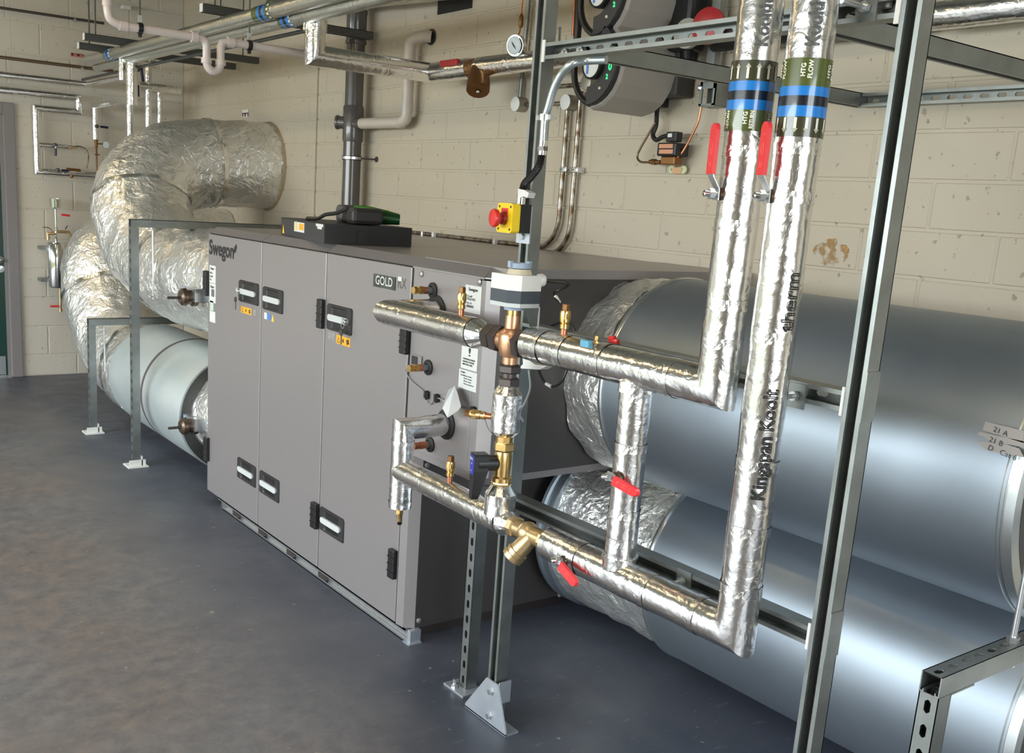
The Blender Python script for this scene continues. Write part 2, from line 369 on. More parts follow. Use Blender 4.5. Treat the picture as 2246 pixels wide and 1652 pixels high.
def strut(name, parent, p0, p1, od, slots=False, m=None, w_=.0413, dpt=.0413, pitch=.05):
    """41 mm C channel from p0 to p1 (centre line), open towards od"""
    p0, p1, o = Vector(p0), Vector(p1), Vector(od).normalized(); d = (p1 - p0); L = d.length; d.normalize(); s_ = d.cross(o)
    h = w_ / 2; g = dpt / 2; t = .0025; lp = .0095
    def pt(a, b, z): return p0 + s_ * a + o * b + d * z
    mb = MB()
    for sg in (-1, 1):
        prof = [(sg * h, -g), (sg * h, g), (sg * (h - lp), g), (sg * (h - lp), g - .007), (sg * (h - lp + t), g - .007), (sg * (h - lp + t), g - t), (sg * (h - t), g - t), (sg * (h - t), -g)]
        mb.prism([pt(a, b, 0) for a, b in prof], d * L)
    if not slots: mb.prism([pt(-h, -g, 0), pt(h, -g, 0), pt(h, -g + t, 0), pt(-h, -g + t, 0)], d * L)
    else:
        k = max(1, int(L / pitch)); pp = L / k; sw, sl, cc = .0065, .014, .005
        for i in range(k):
            z0 = i * pp; z1 = z0 + pp; zc = (z0 + z1) / 2
            O = [(-h, z0), (0, z0), (h, z0), (h, zc), (h, z1), (0, z1), (-h, z1), (-h, zc)]
            H = [(-sw + cc * .3, zc - sl), (0, zc - sl), (sw - cc * .3, zc - sl), (sw, zc), (sw - cc * .3, zc + sl), (0, zc + sl), (-sw + cc * .3, zc + sl), (-sw, zc)]
            H = [(-sw + cc, zc - sl), (0, zc - sl), (sw - cc, zc - sl), (sw, zc), (sw - cc, zc + sl), (0, zc + sl), (-sw + cc, zc + sl), (-sw, zc)]
            H12 = [(-sw, zc - sl + cc), (-sw + cc, zc - sl), (sw - cc, zc - sl), (sw, zc - sl + cc), (sw, zc + sl - cc), (sw - cc, zc + sl), (-sw + cc, zc + sl), (-sw, zc + sl - cc)]
            O8 = [(-h, zc - sl), (-h, z0), (h, z0), (h, zc - sl), (h, zc + sl), (h, z1), (-h, z1), (-h, zc + sl)]
            for b in (-g, -g + t):
                mb.add([pt(x, b, z) for x, z in O8] + [pt(x, b, z) for x, z in H12], [(j, (j + 1) % 8, 8 + (j + 1) % 8, 8 + j) for j in range(8)])
            mb.add([pt(x, -g, z) for x, z in H12] + [pt(x, -g + t, z) for x, z in H12], [(j, (j + 1) % 8, 8 + (j + 1) % 8, 8 + j) for j in range(8)])
    return mb.build(name, m or STRUT, parent)
# ------------------------------------------------------------------ room shell
XL, YB, ZC, XR, YF = -3.2, -2.7, 3.05, 3.0, 8.3
struct(MB().box((XL - .2, YB - .2, -.12), (XR + .2, YF + .2, 0)).build('floor', FLOOR))
struct(MB().box((XL - .2, YB - .2, ZC), (XR + .2, YF + .2, ZC + .15)).build('ceiling', CEIL))
BLK = {}
def block_mesh(sx, sy, sz, m):
    k = (round(sx, 3), round(sy, 3), round(sz, 3), m.name)
    if k not in BLK:
        o = MB().box((-sx / 2, -sy / 2, -sz / 2), (sx / 2, sy / 2, sz / 2)).build('block', m)
        me = o.data; bpy.data.objects.remove(o)
        bm = bmesh.new(); bm.from_mesh(me); bmesh.ops.bevel(bm, geom=bm.edges[:], offset=.0025, segments=1, affect='EDGES'); bm.to_mesh(me); bm.free(); BLK[k] = me
    return BLK[k]
def block(parent, c, s, m):
    o = bpy.data.objects.new('block', block_mesh(*s, m)); C.objects.link(o); o.location = Vector(c) - parent.location; o.parent = parent; return o
wr = struct(MB().box((XR + .0035, YB, 0), (XR + .2, YF + .2, ZC)).build('wall_right', WALL))
J = .010
for k in range(-5, 10):
    z0 = 1.555 + .149 * k + J / 2; z1 = min(z0 + .139, ZC - .002)
    off = .405 if k % 2 == 0 else .18
    y = off - .45
    while y < YF:
        a, b = max(y + J / 2, .66), min(y + .45 - J / 2, YF - .008)
        if b - a > .03: block(wr, (XR + .02, (a + b) / 2, (z0 + z1) / 2), (.04, b - a, z1 - z0), WALL)
        y += .45
MB().box((XR - .0015, 5.912, .8), (XR + .02, 5.928, ZC)).build('movement_joint', mat('tan_sealant', (0.30, 0.24, 0.18), .7), wr)
wf = MB(); wf.box((1.70, YF + .0035, 0), (XR + .2, YF + .2, ZC)).box((.62, YF + .0035, 2.03), (1.70, YF + .2, ZC)).box((XL, YF + .0035, 0), (.62, YF + .2, ZC))
wf = struct(wf.build('wall_far', WALLF))
rows = [(0, .166)] + [(.166 + .2255 * j, .166 + .2255 * (j + 1)) for j in range(13)]
for i, (za, zb) in enumerate(rows):
    zb = min(zb, ZC); off = 2.12 if i % 2 == 0 else 1.904
    for lo, hi, zmin in ((1.705, XR - .003, 0), (.3, 1.705, 2.03)):
        x = off - .45 * 5
        while x < hi:
            a, b = max(x + J / 2, lo), min(x + .45 - J / 2, hi); z0 = max(za, zmin) + J / 2; z1 = zb - J / 2
            if hi == 1.705 and x + .45 - J / 2 > hi: b = hi
            if b - a > .03 and z1 - z0 > .02: block(wf, ((a + b) / 2, YF + .02, (z0 + z1) / 2), (b - a, .04, z1 - z0), WALLF)
            x += .45
# walls behind and left of the camera, with a loading doorway and a window
wl_ = MB().box((XL - .2, YB, 0), (XL, DOOR_Y0, ZC)).box((XL - .2, DOOR_Y1, 0), (XL, YF + .2, ZC)).box((XL - .2, DOOR_Y0, DOOR_Z), (XL, DOOR_Y1, ZC))
struct(wl_.build('wall_left', WALL))
wb = MB().box((XL - .2, YB - .2, 0), (-.9, YB, ZC)).box((1.5, YB - .2, 0), (XR + .2, YB, ZC)).box((-.9, YB - .2, 0), (1.5, YB, .6)).box((-.9, YB - .2, 2.4), (1.5, YB, ZC))
struct(wb.build('wall_back', WALL))
wn1 = MB().box((-.9, YB - .12, .6), (-.84, YB - .06, 2.4)).box((1.44, YB - .12, .6), (1.5, YB - .06, 2.4)).box((-.9, YB - .12, 2.34), (1.5, YB - .06, 2.4)).box((-.9, YB - .12, .6), (1.5, YB - .06, .66)).box((.27, YB - .12, .6), (.33, YB - .06, 2.4))
struct(wn1.build('window_1', WHITE))
# green door in the far wall
dr = thing('door_1', '', '', (1.2, YF, 0)); del dr['label']; del dr['category']; dr['kind'] = 'structure'
fr = MB().box((1.625, YF - .028, 0), (1.705, YF + .05, 2.06), .004).box((.615, YF - .028, 0), (.695, YF + .05, 2.06), .004).box((.695, YF - .028, 1.975), (1.625, YF + .05, 2.06), .004)
fr.box((1.60, YF - .008, 0), (1.628, YF + .05, 1.98)).box((.69, YF - .008, 0), (.715, YF + .05, 1.98))
fr.build('door_frame', FRAMEG, dr)
lf = MB().box((.712, YF + .002, .012), (1.602, YF + .045, 1.972)).build('door_leaf', DOORG, dr)
MB().box((.74, YF - .0015, .02), (1.585, YF + .002, .165)).build('kick_plate', ZINC, lf)
MB().lathe((1.572, YF + .002, .905), (0, -1, 0), [(0, .026), (.006, .026), (.008, .020), (.03, .012), (.04, .012), (.045, .0)]).build('door_handle', ZINC, lf)
MB().lathe((1.575, YF + .002, .835), (0, -1, 0), [(0, .026), (.007, .026), (.009, .0)]).build('lock_escutcheon', ZINC, lf)
MB().box((.70, YF - .03, 0), (1.62, YF + .05, .008)).build('threshold', ZINC, dr)
# ceiling battens
for i, (x, y) in enumerate(BATTENS):
    t = thing('ceiling_light', ['warm white strip light on the ceiling nearest the camera', 'warm white strip light on the ceiling over the front of the unit', 'warm white strip light on the ceiling near the far wall'][i], 'light', (x, y, ZC))
    MB().box((x - .05, y - .6, ZC - .05), (x + .05, y + .6, ZC), .006).build('lamp_housing', WHITE, t)
    MB().box((x - .045, y - .58, ZC - .085), (x + .045, y + .58, ZC - .0505), .012).build('diffuser', LAMPM, t)

# ------------------------------------------------------------------ air handling unit
XF = 1.82
def F(u, v): return at(u, v, 0, XF)
D1, D2, D3, DE = 4.70, 4.077, 3.477, 2.862
YC0, YC1 = 2.855, 2.40      # coil section
ZB, ZT = .048, 1.328
u_ = thing('air_handling_unit', 'long taupe metallic air handling unit with three doors, standing by the right wall', 'ventilation unit', (2.4, 3.6, 0))
b = MB().box((XF + .022, 2.80, ZB), (2.985, 4.70, 1.33))
b.build('cabinet_body', AHU_SHADED, u_)
# top with folded front edge
tp = MB()
for a, c in ((4.70, D2 + .002), (D2 - .002, D3 + .002), (D3 - .002, YC0 + .001)):
    tp.prism([(XF - .002, a, 1.333), (XF + .045, a, 1.362), (2.985, a, 1.362), (2.985, a, 1.333)], (0, c - a, 0))
tp.build('top_cover', AHU_L, u_)
# lower end panel and corner post under the coil section
MB().prism([(XF + .021, 2.855, ZB), (XF - .002, 2.855, ZB), (XF + .002, 2.812, ZB), (XF + .036, 2.787, ZB), (XF + .05, 2.80, ZB)], (0, 0, .70 - ZB)).build('corner_post', AHU_L, u_)
ep = MB().box((XF + .037, 2.786, ZB), (2.985, 2.80, .70)).build('end_panel', AHU_SHADED, u_)
sc_ = MB()
for q in ((918, 1361), (1227, 1305), (937, 1020)):
    p = at(*q, 1, 2.786); sc_.lathe(p, (0, -1, 0), [(0, .010), (.004, .010), (.007, .005), (.0075, 0)], 12)
sc_.parts('panel_screw', AHU_L, ep)
# doors
def door(y1, y0, name='door'):
    return MB().box((XF, y0 + .003, ZB), (XF + .02, y1 - .003, ZT), .003).build(name, AHU, u_)
doors = [door(D1, D2), door(D2, D3), door(D3, DE)]
# unit sticker plate at the hinge side, black line below top
MB().box((XF + .012, 2.86, ZT), (XF + .03, 4.70, 1.3335)).build('door_gasket', BLACK, u_)
def handle(parent, y1, y0, z1, z0, key=None):
    """rounded black surround with recess and grey lever"""
    h = MB(); yc = (y0 + y1) / 2; zc = (z0 + z1) / 2; hw = (y1 - y0) / 2; hh = (z1 - z0) / 2; r = .012
    def rr(w_, h_, r, x):
        P = []
        for cx, cz, a0 in ((w_ - r, h_ - r, 0), (-w_ + r, h_ - r, 90), (-w_ + r, -h_ + r, 180), (w_ - r, -h_ + r, 270)):
            for i in range(5): a = math.radians(a0 + i * 22.5); P.append((x, yc + cx + r * math.cos(a), zc + cz + r * math.sin(a)))
        return P
    o = rr(hw, hh, r, XF + .001); o2 = rr(hw - .004, hh - .004, r * .7, XF - .006)
    i1 = rr(hw * .60, hh * .84, r * .6, XF - .006); i2 = rr(hw * .54, hh * .74, r * .5, XF - .0012)
    n = 20; V = o + o2 + i1 + i2; Fc = []
    for k in range(3):
        for i in range(n): Fc.append((k * n + i, k * n + (i + 1) % n, (k + 1) * n + (i + 1) % n, (k + 1) * n + i))
    Fc.append(tuple(range(3 * n, 4 * n)))
    h.add(V, Fc); ho = h.build('handle_surround', DGREY, parent); MB().prism(rr(hw * .53, hh * .73, r * .5, XF - .0012), (-.0006, 0, 0)).build('handle_recess_shade', BLACK, parent)  # black sheet paints the shade of a deeper recess
    lv = MB(); lw = hw * .80; lh = hh * .24; P = []
    for cx, a0 in ((lw - lh, -90), (-lw + lh, 90)):
        for i in range(9): a = math.radians(a0 + i * 22.5); P.append((XF - .013, yc + cx + lh * math.cos(a), zc + lh * math.sin(a)))
    lv.prism(P, (.009, 0, 0)); lv.build('handle_lever', LGREY, ho and parent)
    if key is not None:
        ky = MB(); yk = yc + key * lw * .9
        ky.lathe((XF - .013, yk, zc), (-1, 0, 0), [(0, .010), (.010, .010), (.012, .008), (.0125, 0)], 14)
        ky.tube([(XF - .027, yk + .012 * math.sin(a), zc - .012 + .012 * math.cos(a)) for a in [i * PI / 5 for i in range(11)]], .0012, 6)
        ky.box((XF - .030, yk - .001, zc - .006), (XF - .022, yk + .001, zc + .014)); ky.build('key', ZINC, parent)
        kb = MB().lathe((XF - .027, yk + .006, zc - .040), (-1, 0, 0), [(0, .012), (.004, .012)], 12).box((XF - .029, yk + .002, zc - .085), (XF - .027, yk + .008, zc - .045)); kb.build('spare_key', IRON, parent)
handle(doors[0], 4.316, 4.100, 1.147, 1.048, 1); handle(doors[0], 4.308, 4.098, .318, .215)
handle(doors[1], 4.055, 3.851, 1.144, 1.043); handle(doors[1], 4.055, 3.848, .319, .213)
handle(doors[2], 3.456, 3.256, 1.140, 1.037, -1); handle(doors[2], 3.464, 3.261, .319, .218)
def hinge(parent, y1, y0, z1, z0):
    h = MB().box((XF - .018, y0, z0), (XF + .001, y1, z1), .003)
    for i in range(1, 4): z = z0 + (z1 - z0) * i / 4; h.box((XF - .020, y0 - .0005, z - .002), (XF - .017, y1 + .0005, z + .002))
    h.build('hinge', BLACK, parent)
for dd, ul, ur, vt, vb in ((doors[1], 703, 714, 655, 719), (doors[1], 689, 701, 1099, 1155), (doors[2], 886, 900, 721, 775), (doors[2], 860, 873, 1201, 1265), (doors[0], 452, 459, 593, 648), (doors[0], 453, 460, 957, 1008)):
    a = F(ul, vt); c = F(ur, vt); e = F(ul, vb); hinge(dd, a.y, c.y, a.z, e.z)
# lettering and stickers
YD = Vector((0, -1, 0)); ZD = Vector((0, 0, 1)); XO = Vector((-1, 0, 0))
def T(s, parent, u, v, u2, h, m=INK, name='lettering', bold=.0006, x=XF, off=.0):
    p = at(u, v, 0, x); q = at(u2, v, 0, x); mb = MB()
    text_on(mb, s, (x - off, p.y, p.z), YD, ZD, w=p.y - q.y, h=h, bold=bold)
    return mb.build(name, m, parent)
LOGO = mat('dark_grey_logo', (0.022, 0.02, 0.022), .5)
T('Swegon', doors[0], 459.5, 556, 512.5, .066, LOGO, bold=.0026)
lp = F(514.5, 559); mb = MB(); mb.add([(XF - .001, lp.y + a, lp.z + .005 + c) for a, c in ((.002, 0), (.008, .014), (.002, .030), (-.022, .046), (-.026, .028), (-.014, .008))], [(0, 1, 2, 3, 4, 5)]); mb.build('logo_leaf', LOGO, doors[0])
def sticker(parent, u0, u1, v0, v1, m=PAPER, name='sticker', x=XF, ax=0, t=.0012):
    a = at(u0, v0, ax, x); c = at(u1, v0, ax, x); e = at(u0, v1, ax, x)
    if ax == 0: o = MB().box((x - t, c.y, e.z), (x, a.y, a.z)).build(name, m, parent)
    else: o = MB().box((a.x, x - t, e.z), (c.x, x, a.z)).build(name, m, parent)
    return o, a, c, e
def printed(parent, u0, u1, v0, v1, lines, m=PAPER, x=XF, ink=INK):
    """sticker with small print; lines: (text, left fraction, width fraction, top fraction, height fraction)"""
    o, a, c, e = sticker(parent, u0, u1, v0, v1, m, x=x); W = a.y - c.y; H = a.z - e.z; mb = MB()
    for s, l, ww, t, hh in lines:
        text_on(mb, s, (x - .0014, a.y - W * l, a.z - H * (t + hh)), YD, ZD, w=W * ww, h=H * hh, bold=.0002)
    mb.build('small_print', ink, parent)
printed(doors[0], 460, 473.5, 581, 619, [('Swegon', .2, .55, .10, .13), ('GOLD', .1, .4, .38, .09), ('Type RX', .1, .5, .58, .09), ('No', .1, .25, .78, .08)])
printed(doors[0], 460, 473.5, 620, 662, [('Swegon', .2, .55, .10, .13)])
sticker(doors[0], 464, 470, 634, 650, INKG, 'print_block', x=XF - .0014)
sticker(doors[0], 461, 468.5, 659, 680, mat('pale_green_sticker', (0.55, 0.66, 0.55), .5)); sticker(doors[0], 460.5, 472.5, 681, 705, PAPER)
WHITEP = mat('white_print', (0.62, 0.62, 0.63), .5)
def warn(parent, u0, u1, v0, v1, kinds):
    o, a, c, e = sticker(parent, u0, u1, v0, v1, ORANGE); W = (a.y - c.y) / 3; mb = MB()
    y = a.y - W * .5; z = (a.z + e.z) / 2; h = (a.z - e.z) * .36
    mb.add([(XF - .0016, y + h, z - h), (XF - .0016, y, z + h), (XF - .0016, y - h, z - h), (XF - .0016, y + h * .7, z - h * .82), (XF - .0016, y, z + h * .6), (XF - .0016, y - h * .7, z - h * .82)], [(0, 3, 4, 1), (1, 4, 5, 2), (2, 5, 3, 0)])
    y -= W; mb.prism([(XF - .0015, y + h * .5 * math.cos(k * PI / 4), z + h * .7 * math.sin(k * PI / 4)) for k in range(8)], (-.0003, 0, 0))
    y -= W
    for k in range(4):
        an = k * PI / 2 + .5; cy, cz = y + h * .55 * math.cos(an), z + h * .55 * math.sin(an)
        mb.prism([(XF - .0015, cy + h * .42 * math.cos(j * PI / 4), cz + h * .42 * math.sin(j * PI / 4)) for j in range(8)], (-.0003, 0, 0))
    mb.build('warning_symbols', INK, parent)
warn(doors[0], 529, 552, 671, 685, 0); warn(doors[2], 738.5, 769, 734, 753, 0)
for u, v, r, dd in ((559, 686, .013, doors[0]), (732, 738, .016, doors[2]), (723.5, 736, .015, doors[2])):
    p = F(u, v); mb = MB(); mb.tube([(XF - .001, p.y + r * .7 * math.cos(k * PI / 6), p.z + r * math.sin(k * PI / 6)) for k in range(13)], .0009, 5, False); mb.tube([(XF - .001, p.y + r * .5, p.z + r * .7), (XF - .001, p.y - r * .5, p.z - r * .7)], .0009, 5).tube([(XF - .001, p.y - r * .5, p.z + r * .7), (XF - .001, p.y + r * .5, p.z - r * .7)], .0009, 5); mb.build('symbol_ring', WHITEP, dd)
sticker(doors[1], 580, 586, 685, 699); sticker(doors[1], 587, 594, 687, 701, BLUES)
p = F(595.5, 704.5); mb = MB().prism([(XF, p.y, p.z), (XF, p.y - .026, p.z), (XF, p.y - .013, p.z + .030)], (-.001, 0, 0)); mb.build('warning_triangle', YEL, doors[1])
# GOLD RX plate
PLG = mat('badge_plate', (0.035, 0.038, 0.036), .35, .3, var=(14, (0.11, 0.115, 0.105), .2))
sticker(doors[2], 821, 869, 600, 628, PLG, 'badge_plate', t=.003)
T('GOLD', doors[2], 826, 622.5, 863, .030, mat('badge_letters', (0.62, 0.62, 0.60), .5), bold=.0008, off=.0035)
T('RX', doors[2], 873, 631.5, 891, .036, mat('thin_letters', (0.10, .10, .10), .4), bold=0)
sticker(doors[2], 874, 882, 606.5, 616, PAPER, t=.002)
# coil section
cs = MB().prism([(XF + .03, YC1 + .002, .705), (XF + .03, YC0, .705), (2.985, YC0, .705), (2.985, YC1 + .002, .705)], (0, 0, .63)).build('coil_section_body', AHU_SHADED, u_)
fp = MB().box((XF, YC1 + .085, .712), (XF + .03, YC0 - .004, ZT), .002)
fp = fp.build('coil_front_panel', AHU_L, u_)
MB().prism([(XF, YC1 + .083, .712), (XF, YC1 + .042, .712), (XF + .026, YC1, .712), (XF + .06, YC1, .712), (XF + .06, YC1 + .083, .712)], (0, 0, .612)).build('coil_corner_post', AHU_L, u_)
cp = MB(); 
cp.prism([(XF - .002, YC0, 1.333), (XF + .045, YC0, 1.362), (XF + .045, YC1 + .08, 1.362), (XF - .002, YC1 + .05, 1.333)], (0, 0, -.006))
cp.box((XF + .045, YC1, 1.335), (2.985, YC0, 1.364)).prism([(XF + .0, YC1 + .05, 1.333), (XF + .045, YC1 + .08, 1.3635), (XF + .06, YC1, 1.3635), (XF + .03, YC1, 1.334)], (0, 0, -.004)).build('coil_top_cover', AHU_L, u_)
MB().box((XF + .002, YC1, .690), (2.985, YC0, .712)).build('coil_bottom_rail', AHU, u_)
def grommet(y, z, r, name='pipe_grommet'): return MB().lathe((XF, y, z), (-1, 0, 0), [(0, r), (.005, r), (.009, r * .8), (.0095, r * .55), (.002, r * .5)], 28).build(name, RUBBER, fp)
sc2 = MB()
for q in ((925, 601), (1052.5, 618.5)): p = F(*q); sc2.lathe(p, (-1, 0, 0), [(0, .011), (.004, .011), (.007, .006), (.0075, 0)], 14)
sc2.parts('panel_screw', AHU_L, fp)
def stub(q, L, r=.013, cap=BRASS, valve=False):
    p = F(*q); grommet(p.y, p.z, .026)
    s_ = MB().cyl(p, p + XO * L * .55, .011); so = s_.build('pipe_stub', MGREY, fp)
    c = p + XO * L * .5
    MB().cyl(c, c + XO * .016, .012).build('copper_ring', COPPER, so)
    k = MB().hexn(c + XO * .016, c + XO * .032, .014).cyl(c + XO * .032, c + XO * .040, .009).hexn(c + XO * .040, c + XO * .052, .013); k.build('end_cap', cap, so)
    return p
stub((950, 637), .05); stub((940, 806), .05); stub((944, 975), .03, cap=COPPER)
# small recessed vent
a, c, e = F(905, 776), F(928, 776), F(905, 800)
MB().box((XF - .006, c.y, e.z), (XF, a.y, a.z)).build('vent_frame', AHU_L, fp); MB().box((XF - .0075, c.y + .022, e.z + .004), (XF - .005, a.y - .006, a.z - .004)).build('vent_opening', DGREY, fp)
# stickers on the coil panel
printed(fp, 1022, 1058, 624, 684, [('Swegon', .22, .55, .08, .12), ('Coil', .15, .3, .36, .07), ('TCLA 012', .15, .5, .46, .08), ('No 12', .15, .3, .62, .06), ('BB60', .15, .42, .72, .09)])
printed(fp, 1014, 1050, 757, 807, [('!', .45, .12, .04, .36), ('WARNING READ', .12, .75, .52, .07), ('INSTRUCTIONS', .12, .7, .64, .07), ('BEFORE USE', .12, .6, .76, .07)])
printed(fp, 1008, 1048, 808, 850, [('Swegon', .1, .25, .08, .08), ('Order', .1, .22, .26, .06), ('Date of test', .3, .42, .26, .06), ('Fluid water', .3, .45, .40, .06), ('Flow rate', .3, .4, .54, .06), ('Max pressure', .3, .55, .68, .06)])
# base rails
br = MB()
br.box((XF + .004, 2.80, .040), (XF + .03, 4.56, .047)).box((XF + .002, 2.80, 0), (XF + .03, 4.50, .004)).box((XF + .022, 2.80, 0), (XF + .026, 4.56, .045)).box((XF + .002, 2.80, .0), (XF + .005, 4.50, .010)).box((XF + .004, 2.80, .034), (XF + .007, 4.56, .047))
bf = br.build('base_rail', ZINC, u_)
ft = MB().box((XF + .006, 2.765, 0), (XF + .05, 2.785, .05)).box((XF - .004, 2.757, 0), (XF + .052, 2.80, .004))
ft.build('base_foot', PLATE, u_)
jm = MB()
for y in (4.05, 3.45, 4.35, 3.75): jm.box((XF + .006, y - .03, .008), (XF + .020, y + .03, .034))
jm.parts('rail_joint', IRON, bf)
MB().box((2.95, 2.80, 0), (2.98, 4.6, .047)).build('base_rail', ZINC, u_)
MB().box((XF + .05, 2.82, 0), (2.9, 2.86, .047)).build('base_cross_rail', IRON, u_)
# wiring on the coil panel
cw = MB(); P = [F(*q) for q in ((905, 806), (893, 812), (905, 835), (925, 852), (937, 865), (939, 880), (947, 886), (960, 873), (975, 877), (1000, 888), (1040, 903))]
cw.tube([p + XO * (.02 if i < 2 else .007) for i, p in enumerate(smooth_path(P, 6))], .0022, 8); cwo = cw.build('sensor_wire', CABLE); tag(cwo, 'thin grey sensor wire clipped across the coil panel of the unit', 'wire')
cl = MB()
for i, q in enumerate(((939, 866), (961, 873), (995, 884), (1041, 901))):
    p = F(*q); o = MB().box((XF - .012, p.y - .011, p.z - .012), (XF, p.y + .011, p.z + .012), .002).box((XF - .014, p.y - .006, p.z - .015), (XF - .004, p.y - .003, p.z + .015)).build('cable_clip', BLACK, cwo)
tg = MB(); P = [F(*q) + XO * (.02 + .006 * i) for i, q in enumerate(((994, 855), (1012, 845), (1022, 862), (1033, 890), (1030, 899), (1010, 914), (1002, 893)))]
tg.add(P + [p + Vector((.001, 0, 0)) for p in P], [tuple(range(7)), tuple(range(13, 6, -1))] + [(i, (i + 1) % 7, 7 + (i + 1) % 7, 7 + i) for i in range(7)])
pl = mat('clear_bag', (0.55, 0.54, 0.53), .25); pl.node_tree.nodes['Principled BSDF'].inputs['Alpha'].default_value = .8
tag(tg.build('plastic_tag', pl), 'crumpled translucent plastic tag hanging from the wire on the coil panel', 'tag')

# controller cabinet and laptop-like kit on top of the unit
K = [at(617, 515, 2, 1.362), at(712, 535, 2, 1.362), at(870, 537, 2, 1.362)]
def at_pl(u, v, p, n):
    d = RT @ Vector((u - CX, -(v - CY), -F_PX)); o = Vector((0, 0, CAMH)); n = Vector(n); return o + d * ((Vector(p) - o).dot(n) / d.dot(n))
k1 = Vector((K[1].x, K[1].y, 1.363)); da = Vector((K[0].x - K[1].x, K[0].y - K[1].y, 0)); La = da.length; da.normalize(); db = Vector((da.y, -da.x, 0)); Wb = .36
cb = thing('control_case', 'flat black case with warning stickers lying on top of the unit', 'case', (2.0, 3.8, 1.362))
hx = at_pl(712, 491, k1, db).z
MB().prism([k1, k1 + da * La, k1 + da * La + db * Wb, k1 + db * Wb], (0, 0, hx - 1.363)).build('case_body', mat('black_case', (0.012, .0115, .013), .45), cb)
MB().prism([k1 + da * .002 - db * .0015, k1 + da * (La - .002) - db * .0015, k1 + da * (La - .002), k1 + da * .002], (0, 0, hx - 1.366)).build('case_side', mat('charcoal_side', (0.045, .042, .046), .4), cb)
def S0(u0, u1, v0, v1, m, nm='sticker', e=.002):
    a = at_pl(u0, v0, k1, db); c = at_pl(u1, v0, k1, db); b_ = at_pl(u0, v1, k1, db); z1 = a.z; z0 = b_.z; a.z = c.z = z0
    return MB().prism([a, c, c + Vector((0, 0, z1 - z0)), a + Vector((0, 0, z1 - z0))], -db * e).build(nm, m, cb)
S0(646.5, 668.5, 486, 507, PAPER); S0(657.5, 667, 490, 504, ORANGE, e=.0026)
for q, h_, m in (((648.5, 504), .040, YEL), ((620.5, 511), .036, YEL)):
    p = at_pl(*q, k1, db) - db * .0022; MB().prism([p, p - da * .030, p - da * .015 + Vector((0, 0, h_))], -db * .0006).build('warning_triangle', m, cb)
S0(694, 710, 490, 496, PAPER); S0(697, 707, 496, 502, PAPER)
p = k1 + db * .13; MB().prism([p, p + db * .04, p + db * .04 - da * .012, p - da * .012], (0, 0, hx - 1.363 - .02)).build('latch', BLACK, cb)
zt = hx
tl = thing('drill_tool', 'black and green cordless tool lying on the flat black case', 'tool', (2.1, 3.8, zt))
def TP(u, v, y): return at(u, v, 1, y)
zc_ = zt + .002
def TZ(u, v, h=.0): return at(u, v, 2, zt + h)
g0 = k1 + da * .10 + db * .10
def blk(name, m, a0, b0, la, lb, h, z0=0.002, bev=.016):
    """rounded block lying square to the case"""
    o = MB().box((-la / 2, -lb / 2, 0), (la / 2, lb / 2, h), bev); M_ = Matrix((( da.x, db.x, 0, 0), (da.y, db.y, 0, 0), (0, 0, 1, 0), (0, 0, 0, 1)))
    c_ = k1 + da * a0 + db * b0; o.v = [M_ @ p_ + Vector((c_.x, c_.y, zt + z0)) for p_ in o.v]; return o.build(name, m, tl)
def LP(a, b, h): q_ = k1 + da * a + db * b; return Vector((q_.x, q_.y, zt + h))
blk('battery_pack', mat('dark_brown_plastic', (0.03, .026, .027), .35), .09, .19, .10, .13, .064)
blk('tool_grip', CHAR, .33, .20, .09, .08, .070)
blk('tool_base', BLACK, .21, .20, .16, .08, .036, bev=.01)
MB().tube([LP(.31, .22, .066), LP(.16, .24, .064), LP(.09, .28, .054), LP(.07, .33, .042)], .009, 10).build('tool_trim', LAPG, tl)
MB().tube([LP(.12, .22, .032), LP(.08, .28, .030), LP(.06, .33, .028)], .022, 14, radii=[.024, .024, .020]).build('tool_body', LAPD, tl)
MB().tube(smooth_path([LP(.34, .03, .008), LP(.26, .05, .012), LP(.22, .07, .030), LP(.17, .10, .040), LP(.12, .13, .062)], 6), .008, 8).build('carry_strap', BLACK, tl)

# ------------------------------------------------------------------ spiral ducts at the near end
def ring_duct(name, label, x, z, r, y0, y1, m, near_ring=True, seams=(), group=None):
    t = thing(name, label, 'duct', (x, y1, z - r), group)
    MB().lathe((x, y0, z), (0, 1, 0), [(0, r), (.003, r + .0005), (y1 - y0 - .003, r + .0005), (y1 - y0, r), (y1 - y0, r - .012)], 96).build('duct_casing', m, t)
    for a, b, dr in seams: MB().lathe((x, a, z), (0, 1, 0), [(0, r + .0006), (.002, r + dr), (b - a - .002, r + dr), (b - a, r + .0006)], 96).build('duct_rib', m, t)
    return t
DUx, DUz, DUr, DUy = 2.45, 1.019, .338, 2.222
DLx, DLz, DLr, DLy = 2.655, .372, .338, 2.15
EDGE = mat('duct_end_edge', (0.62, 0.65, 0.66), .28, .9)
t = ring_duct('spiral_duct', 'upper large galvanised duct at right, running from the unit towards the camera', DUx, DUz, DUr, .972, DUy, GALV)
MB().lathe((DUx, .945, DUz), (0, 1, 0), [(0, DUr - .03), (0, DUr + .003), (.020, DUr + .004), (.022, DUr - .001), (.030, DUr - .001), (.032, DUr + .002), (.036, DUr + .0008)], 96).build('end_ring', EDGE, t)
MB().lathe((DUx, DUy - .02, DUz), (0, 1, 0), [(0, DUr + .001), (.004, DUr + .004), (.012, DUr + .004), (.02, DUr + .001), (.022, DUr - .05)], 96).build('end_ring', EDGE, t)
MB().lathe((DUx, .94, DUz), (0, 1, 0), [(0, .20), (.004, DUr - .028), (.006, DUr - .028), (.01, .2)], 64).build('end_plate', TRAYM, t)
t = ring_duct('spiral_duct', 'lower large galvanised duct at right, low above the floor under the upper duct', DLx, DLz, DLr, .965, DLy, GALV)
